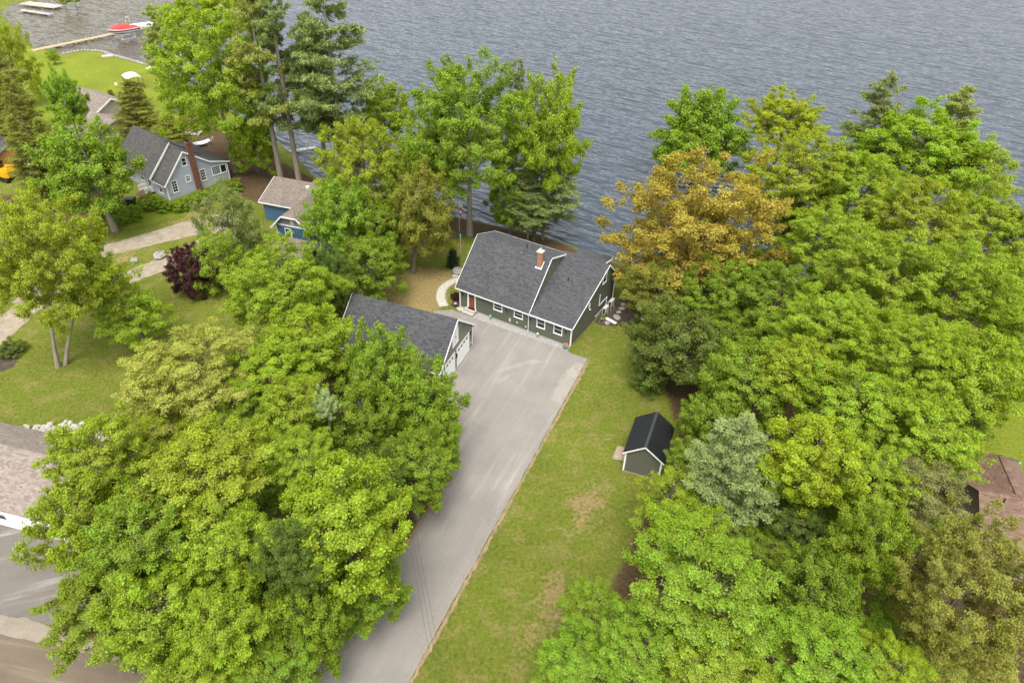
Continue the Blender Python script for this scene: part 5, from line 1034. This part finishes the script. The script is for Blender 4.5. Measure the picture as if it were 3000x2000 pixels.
def pine(topx, base, w_, colk, lab, kind='p', ht=None, grp=None, name='pine_tree', vidx=None, bark='barkpale', cat='tree'):
    """trunk foot pixel, top pixel: height from the pixel ray over the foot"""
    global tcount
    tcount += 1; bz = 0
    if ht is None:
        for _ in range(3): g = un(*base, bz); bz = tz(g[0], g[1])
        d = RI*(topx[0]-1500)/FPX-UP*(topx[1]-1000)/FPX+fw; t_ = math.hypot(g[0], g[1])/math.hypot(d[0], d[1]); tp = np.array([0, 0, CAMH])+d*t_
    else:
        tp = un(*topx, ht); g = tp.copy(); bz = tz(g[0], g[1])
    ht = tp[2]-bz; vs = PN[kind]; i = (tcount if vidx is None else vidx) % len(vs); cm, brs = vs[i]; R = w_/2*depth((g[0], g[1], ht*.6))/FPX
    sx = R/{'p': .25, 'h': .25, 'a': .16}[kind]; e = empty(name, (g[0], g[1], bz), 0, label=lab, cat=cat, group=grp); rz = random.uniform(0, 6.28)
    lean = (0, 0); mb = MB(); rad = max(.06, .013*ht)
    mb.tube([(lean[0]*z*ht, lean[1]*z*ht, z*ht) for z in (-.01, .2, .5, .8, .99)], [rad*1.25, rad, rad*.75, rad*.4, .02], 8)
    for a, b in brs:
        f = lambda q: np.array([(q[0]*math.cos(rz)-q[1]*math.sin(rz))*sx+lean[0]*q[2]*ht, (q[0]*math.sin(rz)+q[1]*math.cos(rz))*sx+lean[1]*q[2]*ht, q[2]*ht])
        mb.tube([f(a), f(b)], [rad*.22*(1.1-a[2]), .008], 4, False)
    mb.build('trunk', M[bark], e)
    o = place(cm, [c*random.uniform(.95, 1.05) for c in COLS[colk]], 'crown', e, (0, 0, 0), (sx, sx, ht), rz)
    o.rotation_euler = (-lean[1], lean[0], rz) if False else (0, 0, rz); return e
def shrub(px_, py_, w_, h_, colk, lab, grp=None): return tree(px_, py_, w_, h_, colk, lab, 'b', top=1.0, grp=grp, cat='shrub', name='shrub', zmin=.5, zmax=1.1)
# --- conifers
pine((800, -95), (878, 541), 210, 'pine', 'tall white pine with bare lower trunk between cottage and blue house', vidx=0)
pine((975, -75), (1015, 545), 330, 'pine', 'tallest white pine with broad layered boughs over the lake', vidx=2)
pine((895, 40), (961, 525), 190, 'pine', 'slender white pine standing between two taller pines', vidx=1)
pine((735, -70), (825, 535), 220, 'piney', 'yellowish pine just behind the big yellow-green oak', vidx=0)
pine((480, 10), (520, 330), 130, 'piney', 'pale young pine at the shore behind the yellow-green oak', vidx=2)
pine((1305, 165), (1320, 600), 150, 'pineg', 'pale pine tip rising behind the tall tree with forked trunk', vidx=1)
pine((1492, 165), (1500, 640), 150, 'pine', 'dark pine tip rising behind the tall tree with forked trunk', vidx=0)
pine((1610, 420), (1590, 700), 250, 'pine', 'dark low-boughed pine at the shore behind the green house', vidx=2)
pine((1540, 520), (1545, 710), 170, 'pine', 'shaded pine just behind the chimney side of green house', vidx=2)
pine((2478, 196), (2470, 640), 250, 'pine', 'tall dense pine above the shoreline woods', vidx=2)
pine((2672, 228), (2680, 640), 220, 'piney', 'flat-topped yellowish pine above the shoreline woods', vidx=1)
pine((2185, 1225), (2185, 1650), 330, 'pineg', 'soft grey-green pine in front of the woods below shed', ht=13.5, vidx=2)
pine((2790, 1830), (2790, 2100), 330, 'hemy', 'yellowish hemlock with feathery tips under olive-brown oak', 'h', ht=9)
pine((2960, 1860), (2960, 2100), 260, 'hemy', 'feathery hemlock next to the olive-brown oak trunk', 'h', ht=8)
pine((135, 200), (142, 545), 150, 'hem', 'dark olive hemlock by the far lawn edge', 'h'); pine((125, 320), (135, 600), 170, 'hem', 'olive hemlock standing between wooden hut and bright maple', 'h')
pine((15, 150), (15, 425), 210, 'hemy', 'yellow-tipped hemlock behind the wooden hut', 'h'); pine((430, 225), (430, 430), 190, 'hem', 'spreading olive hemlock between beige house and grey-blue cottage', 'h'); pine((520, 330), (520, 460), 170, 'hem', 'low hemlock behind the grey-blue cottage roof', 'h')
for x, y, h in ((362, 268, 50), (330, 262, 42), (395, 262, 46), (420, 250, 60)): pine((x, y), (x+3, y+h), 30, 'hem', 'small cone-shaped evergreen in the row by the canopy swing', 'a', grp='evergreens by the swing', name='evergreen_shrub')
pine((1322, 722), (1328, 783), 55, 'sp', 'dark little spruce at the lawn edge beside green house', 'h', name='spruce_tree')
pine((75, 200), (80, 430), 200, 'hem', 'dense olive hemlock between wooden hut and far lawn', 'h')
pine((190, 330), (200, 590), 170, 'hem', 'olive hemlock half hidden behind the bright green maple', 'h')
pine((20, 40), (70, 400), 150, 'piney', 'thin pale pine on the cove shore', vidx=1)
# --- left and middle broadleaves
T = tree
T(30, 170, 150, 330, 'lg', 'thin light green tree beside the tan dock', 's', top=17)
T(258, 500, 285, 330, 'bg', 'bright green maple with pale trunk beside the grass island', 't', base=(338, 675), bark='barkpale', vidx=0, zmax=2.4)
T(195, 300, 120, 200, 'bg', 'slim bright green tree in front of the beige house', 't', top=15)
T(622, 225, 365, 410, 'yg', 'big yellow-green oak beside the grey-blue cottage', 'o', base=(690, 505), bark='barkpale', vidx=0, zmax=2.0, trad=.36)
T(610, 35, 260, 160, 'y', 'golden-tipped tree behind the big yellow-green oak', 'm', top=20)
T(738, 425, 140, 170, 'yg', 'low yellow-green boughs beside the cottage porch windows', 'o', top=9)
T(1065, 500, 260, 300, 'lg', 'light green maple behind the blue house', 'm', top=15.5, vidx=0)
T(1120, 330, 170, 190, 'yg', 'yellow-green tree leaning over the lake beside tallest pine', 'm', top=14)
T(1375, 385, 350, 400, 'g', 'tall full green tree with long forked trunk behind green house', 'm', base=(1376, 690), bark='barkpale', vidx=1, zmax=1.6, trad=.4)
T(1250, 470, 200, 260, 'lg', 'green tree between the light maple and forked-trunk tree', 't', top=15)
T(1610, 400, 215, 400, 'yg', 'yellow-green tree at the shore beside forked-trunk tree', 't', base=(1562, 705), vidx=1, zmax=2.4, trad=.25)
T(1500, 590, 150, 190, 'g', 'small green tree in the shade behind the chimney', 'm', top=9)
T(1235, 630, 215, 320, 'olive', 'olive-tinged maple above the brown lawn', 't', base=(1210, 800), vidx=0, zmax=2.0)
T(1180, 560, 140, 240, 'g', 'narrow green tree behind the olive-tinged maple', 't', top=13)
T(1000, 640, 220, 260, 'bg', 'bright maple half hiding the blue house', 'm', base=(990, 800), vidx=2, bark='barkpale')
T(1085, 775, 210, 200, 'g', 'low bright maple at the corner of the brown lawn', 'm', top=9)
T(1120, 690, 150, 190, 'g', 'green tree between the two maples by brown lawn', 'm', top=10)
T(672, 665, 200, 290, 'gg', 'grey-green airy tree in front of the blue house', 's', top=11.5, vidx=0)
T(640, 775, 190, 230, 'lg', 'light green tree overlapping the purple maple', 's', top=8.5, vidx=1)
T(565, 795, 150, 180, 'purple', 'dark purple Japanese maple by the gravel path', 'o', top=5.5)
T(830, 850, 330, 300, 'yg', 'large bright yellow-green tree left of the garage', 'm', top=13.5, vidx=3)
T(905, 1000, 270, 240, 'yg', 'yellow-green maple at the garage rear corner', 'm', top=11.5, vidx=4)
T(975, 820, 150, 230, 'dg', 'dark green tree between blue house and garage', 't', top=10.5); T(1020, 900, 110, 190, 'dg', 'dark green tree tucked behind the garage end', 't', top=8)
T(150, 765, 330, 420, 'lg', 'airy light green tree with two trunks on side lawn', 'm', base=(170, 1075), bark='barkpale', vidx=0, zmax=1.8, trad=.22)
T(265, 830, 250, 290, 'lg', 'airy tree beside the two-trunked tree on side lawn', 's', base=(190, 1068), bark='barkpale', vidx=1, zmax=1.8, trad=.2)
T(395, 920, 220, 190, 'lg', 'sparse light green tree over the side lawn', 's', top=8, vidx=0)
T(60, 690, 230, 260, 'lg', 'light green tree at the gravel path bend', 's', top=12, vidx=1)
T(570, 1110, 430, 290, 'cream', 'cream-tipped beech in the garden thicket', 'o', top=12.5, vidx=0)
T(400, 1230, 170, 130, 'gg', 'grey-green bushy tree at the side lawn edge', 's', top=6)
T(460, 1290, 260, 200, 'lg', 'light green tree at the end of white rock border', 's', top=9)
T(800, 1090, 250, 190, 'yg', 'yellow-green tree between cream-tipped beech and garage', 'm', top=11); T(860, 1190, 230, 210, 'yg', 'fresh yellow-green maple in the thicket beside garage', 'm', top=12, vidx=2)
T(720, 1240, 220, 200, 'g', 'mid green tree in front of the cream-tipped beech', 'm', top=10)
T(955, 1190, 80, 150, 'white', 'small white-blossomed tree in the thicket', 's', top=12.5, vidx=1)
T(1115, 1090, 245, 300, 'bg', 'rich green maple overlapping the garage roof', 't', top=12.5, vidx=1); T(1245, 1192, 250, 320, 'bg', 'rich green maple beside the garage doors', 't', top=11.5, vidx=0)
T(1060, 1240, 230, 280, 'g', 'green maple beside the white-blossomed tree', 'm', top=11.5, vidx=4); T(1210, 1370, 250, 250, 'g', 'deep green tree leaning over the driveway edge', 'm', top=9.5, vidx=1); T(1110, 1400, 200, 220, 'dg', 'dark green tree at the driveway edge', 'm', top=9)
T(1280, 1300, 150, 190, 'bg', 'small green tree beside the driveway below garage', 'm', top=8)
# bottom-left thicket
T(290, 1330, 290, 270, 'lg', 'light green maple over the end of taupe roof', 'm', top=13.5, vidx=0)
T(620, 1380, 390, 300, 'lg', 'pale green maple in the middle of roadside thicket', 'm', top=14.5, vidx=3)
T(880, 1330, 200, 170, 'lg', 'pale green tree top behind the yellow-green oak', 'm', top=12.5)
T(255, 1540, 300, 360, 'yg', 'wide yellow-green maple over the side driveway', 'm', top=13, vidx=1); T(430, 1560, 330, 320, 'g', 'green maple in the roadside thicket by side driveway', 'm', top=13.5, vidx=2)
T(1000, 1530, 400, 400, 'yg', 'large yellow-green oak beside the driveway', 'o', top=14.5, vidx=1)
T(860, 1640, 210, 260, 'dg', 'dark green birch with white limbs in the thicket', 'o', top=14, bark='birch', vidx=0)
T(670, 1600, 270, 280, 'lg', 'light maple beside the white-limbed birch', 'm', top=13.5, vidx=4)
T(285, 1785, 310, 250, 'g', 'low spreading maple over the sandy road shoulder', 'm', top=9.5, vidx=3); T(470, 1790, 330, 320, 'yg', 'yellow-green maple over the road edge', 'm', top=11.5, vidx=0)
T(670, 1830, 290, 300, 'lg', 'light green maple near the road and driveway corner', 'm', top=12, vidx=2); T(900, 1830, 250, 310, 'g', 'green maple at the foot of the driveway', 'm', top=10.5, vidx=1); T(1060, 1720, 260, 260, 'g', 'green tree hanging over the lower driveway', 'm', base=(965, 1850), vidx=4)
T(560, 1950, 250, 190, 'lg', 'small light green tree at the roadside', 'm', top=8); T(800, 1960, 260, 190, 'g', 'small green tree at the driveway mouth', 'm', top=8)
# --- right woods
T(2055, 390, 290, 310, 'bg', 'fresh green poplar standing by the water', 'c', top=14)
T(2040, 690, 510, 480, 'orange', 'big oak with orange-bronze new leaves', 'o', top=17.5, vidx=0, zmax=1.0, trad=.4)
T(1935, 845, 230, 190, 'olive', 'olive-gold tree under the orange oak beside the propane tank', 's', top=8.5, vidx=0)
T(2300, 350, 220, 170, 'y', 'golden-green tree in front of the dense pine', 'm', top=14); T(2340, 520, 330, 270, 'lg', 'light green maple on the shore behind orange oak', 'm', top=15, vidx=0)
T(2700, 440, 370, 260, 'yg', 'broad yellow-green tree below the flat-topped pine', 'm', top=16, vidx=1); T(2860, 500, 240, 220, 'yg', 'outermost yellow-green tree over the lake', 's', top=14, vidx=0); T(2520, 560, 270, 230, 'lg', 'light green tree below the dense pine', 'm', top=14, vidx=4)
WG = 'trees massed in the right woods'; WL = 'light green maple massed among others in the right woods'
for a in ((2700, 650, 320, 260, 'lg', 15), (2900, 660, 260, 220, 'yg', 13), (2420, 720, 280, 260, 'lg', 13), (2590, 820, 330, 290, 'lg', 15), (2800, 840, 320, 300, 'yg', 15), (2960, 870, 240, 300, 'yg', 13),
          (2270, 890, 270, 250, 'g', 10.5), (2420, 960, 300, 250, 'lg', 13), (2640, 1040, 330, 290, 'yg', 14.5), (2860, 1090, 310, 290, 'yg', 13.5), (2500, 1180, 300, 250, 'lg', 13), (2720, 1260, 300, 250, 'lg', 13)):
    T(*a[:5], {'lg': WL, 'yg': 'yellow-green maple massed among others in the right woods', 'g': 'deeper green maple behind the orange oak in right woods'}[a[4]], 'm', top=a[5], grp=WG)
T(2120, 880, 280, 270, 'g', 'green maple under the orange oak', 'm', top=10, vidx=2)
T(1990, 1010, 290, 280, 'dg', 'dark green tree with trunk at the lawn edge', 't', base=(1942, 1128), vidx=0, zmin=.5)
T(2200, 1110, 300, 270, 'g', 'fresh green maple overlapping the shed lawn', 'm', top=12, vidx=0); T(2090, 1240, 210, 250, 'g', 'green tree close to the shed roof', 'm', top=9.5); T(2330, 1090, 240, 230, 'yg', 'yellow-green tree behind the fresh maple by shed', 'm', top=13)
T(2385, 1350, 300, 300, 'y', 'bright lemon-yellow tree next to grey-green pine', 'm', top=14, vidx=4)
T(2560, 1400, 260, 230, 'lg', 'light green tree right of the lemon-yellow tree', 'm', top=12.5); T(2690, 1430, 280, 230, 'gg', 'grey-green tree beside the red-brown roof', 's', top=12, vidx=0); T(2800, 1340, 200, 170, 'lg', 'light tree beside red-brown roofed house', 's', top=11, vidx=1)
T(1965, 1450, 230, 210, 'lg', 'light sapling clump in front of grey-green pine', 's', top=8.5); T(2000, 1560, 290, 200, 'yg', 'yellow-green tree below the grey-green pine', 's', top=10)
T(2540, 1600, 230, 330, 'bg', 'vivid green maple left of olive-brown oak', 't', top=15, vidx=0)
T(2830, 1720, 420, 470, 'brown', 'large oak with olive-brown new leaves', 'O', top=16, vidx=1)
T(2060, 1720, 420, 340, 'bg', 'vivid green maple in front of the grey-green pine', 'm', top=14.5, vidx=3); T(2380, 1740, 260, 300, 'g', 'shaded green maple between vivid maples', 'm', top=12, vidx=1); T(2330, 1560, 200, 200, 'dg', 'dark understorey tree below the lemon-yellow tree', 'm', top=8)
T(1750, 1800, 230, 200, 'bg', 'low vivid green tree at the lawn corner', 'm', top=8, vidx=2); T(1900, 1880, 280, 250, 'bg', 'vivid green maple behind the low lawn-corner tree', 'm', top=11, vidx=0); T(1700, 1950, 250, 200, 'bg', 'green maple nearest the lower lawn', 'm', top=9)
T(2100, 1930, 310, 240, 'lg', 'light green maple below the vivid maple', 'm', top=12.5, vidx=4); T(2400, 1920, 330, 260, 'bg', 'bright maple left of the feathery hemlocks', 'm', top=13, vidx=1); T(2620, 1950, 220, 190, 'yg', 'yellow-green tree at the feet of olive-brown oak', 'm', top=9)
T(2630, 1960, 60, 60, 'g', 'small sapling beside the yellowish hemlock', 's', top=5)
# --- understorey filling the gaps of both woods
for x, y, w_ in ((560, 1290, 200), (760, 1330, 170), (820, 1450, 190), (520, 1450, 190), (700, 1500, 190), (330, 1470, 180), (580, 1700, 200), (780, 1740, 190), (370, 1680, 190), (930, 1280, 170), (1000, 1330, 170), (760, 1180, 150), (1010, 1090, 130), (660, 1880, 200), (960, 1740, 170), (400, 1860, 170)):
    T(x, y, w_, w_*.85, 'g', 'low leafy understorey tree in the roadside thicket', 's', top=6.5, grp='understorey of the thicket')
for x, y, w_ in ((2250, 1420, 180), (2330, 1480, 200), (2260, 1620, 200), (2480, 1500, 200), (2620, 1720, 190), (2600, 1850, 200), (2240, 1830, 190), (2480, 1840, 190), (2160, 1560, 190), (2720, 1570, 180), (2200, 1000, 190), (2330, 980, 190), (2480, 880, 200), (2560, 1290, 190), (2700, 1130, 200), (2080, 1080, 170), (2010, 1330, 130), (2620, 920, 200), (2830, 1210, 200), (2200, 780, 170), (2320, 640, 190), (2950, 1010, 200), (2110, 980, 170)):
    T(x, y, w_, w_*.85, 'g', 'low leafy understorey tree in the right woods', 's', top=6.5, grp='understorey of the right woods')
# --- shrubs
shrub(1885, 965, 90, 100, 'dg', 'dark shrub beside the white propane tank'); shrub(1888, 1040, 80, 90, 'gg', 'grey-green shrub at the mulch bed end'); shrub(1905, 1105, 120, 110, 'dg', 'dark shrub beside the lawn edge trunk')
shrub(30, 1020, 80, 60, 'dg', 'round dark shrub in the mulch bed by gravel path'); shrub(1333, 866, 30, 24, 'purple', 'low reddish shrub between walkway and house corner')
shrub(1768, 928, 16, 18, 'bg', 'small green plant beside the wooden stool')
for x, y, w_ in ((440, 590, 70), (478, 600, 60), (385, 625, 70), (350, 645, 60), (530, 600, 60), (580, 580, 66), (630, 565, 60), (680, 545, 60), (330, 615, 60)): shrub(x, y, w_, w_*.8, 'bg', 'leafy green shrub in the bed along the grey-blue cottage', 'shrubs along the cottage')
for x, y in ((150, 155), (155, 168), (185, 0), (215, -4)): shrub(x, y, 36, 26, 'yg', 'yellow-green bush at the cove shore', 'bushes at the cove shore')
e = empty('bare_bush', (*hl(.9, 13.0), -.1), 0, label='bare reddish bush behind the green house corner', cat='shrub'); mb = MB()
for i in range(70): a = random.uniform(0, 6.28); r_ = random.uniform(.2, .85); z = random.uniform(.9, 1.6); mb.tube([(0.1*math.cos(a), .1*math.sin(a), -.1), (r_*.5*math.cos(a), r_*.5*math.sin(a), z*.6), (r_*math.cos(a), r_*math.sin(a), z)], [.018, .012, .006], 4, False)
mb.build('stems', M['rust'], e, kind='stuff')
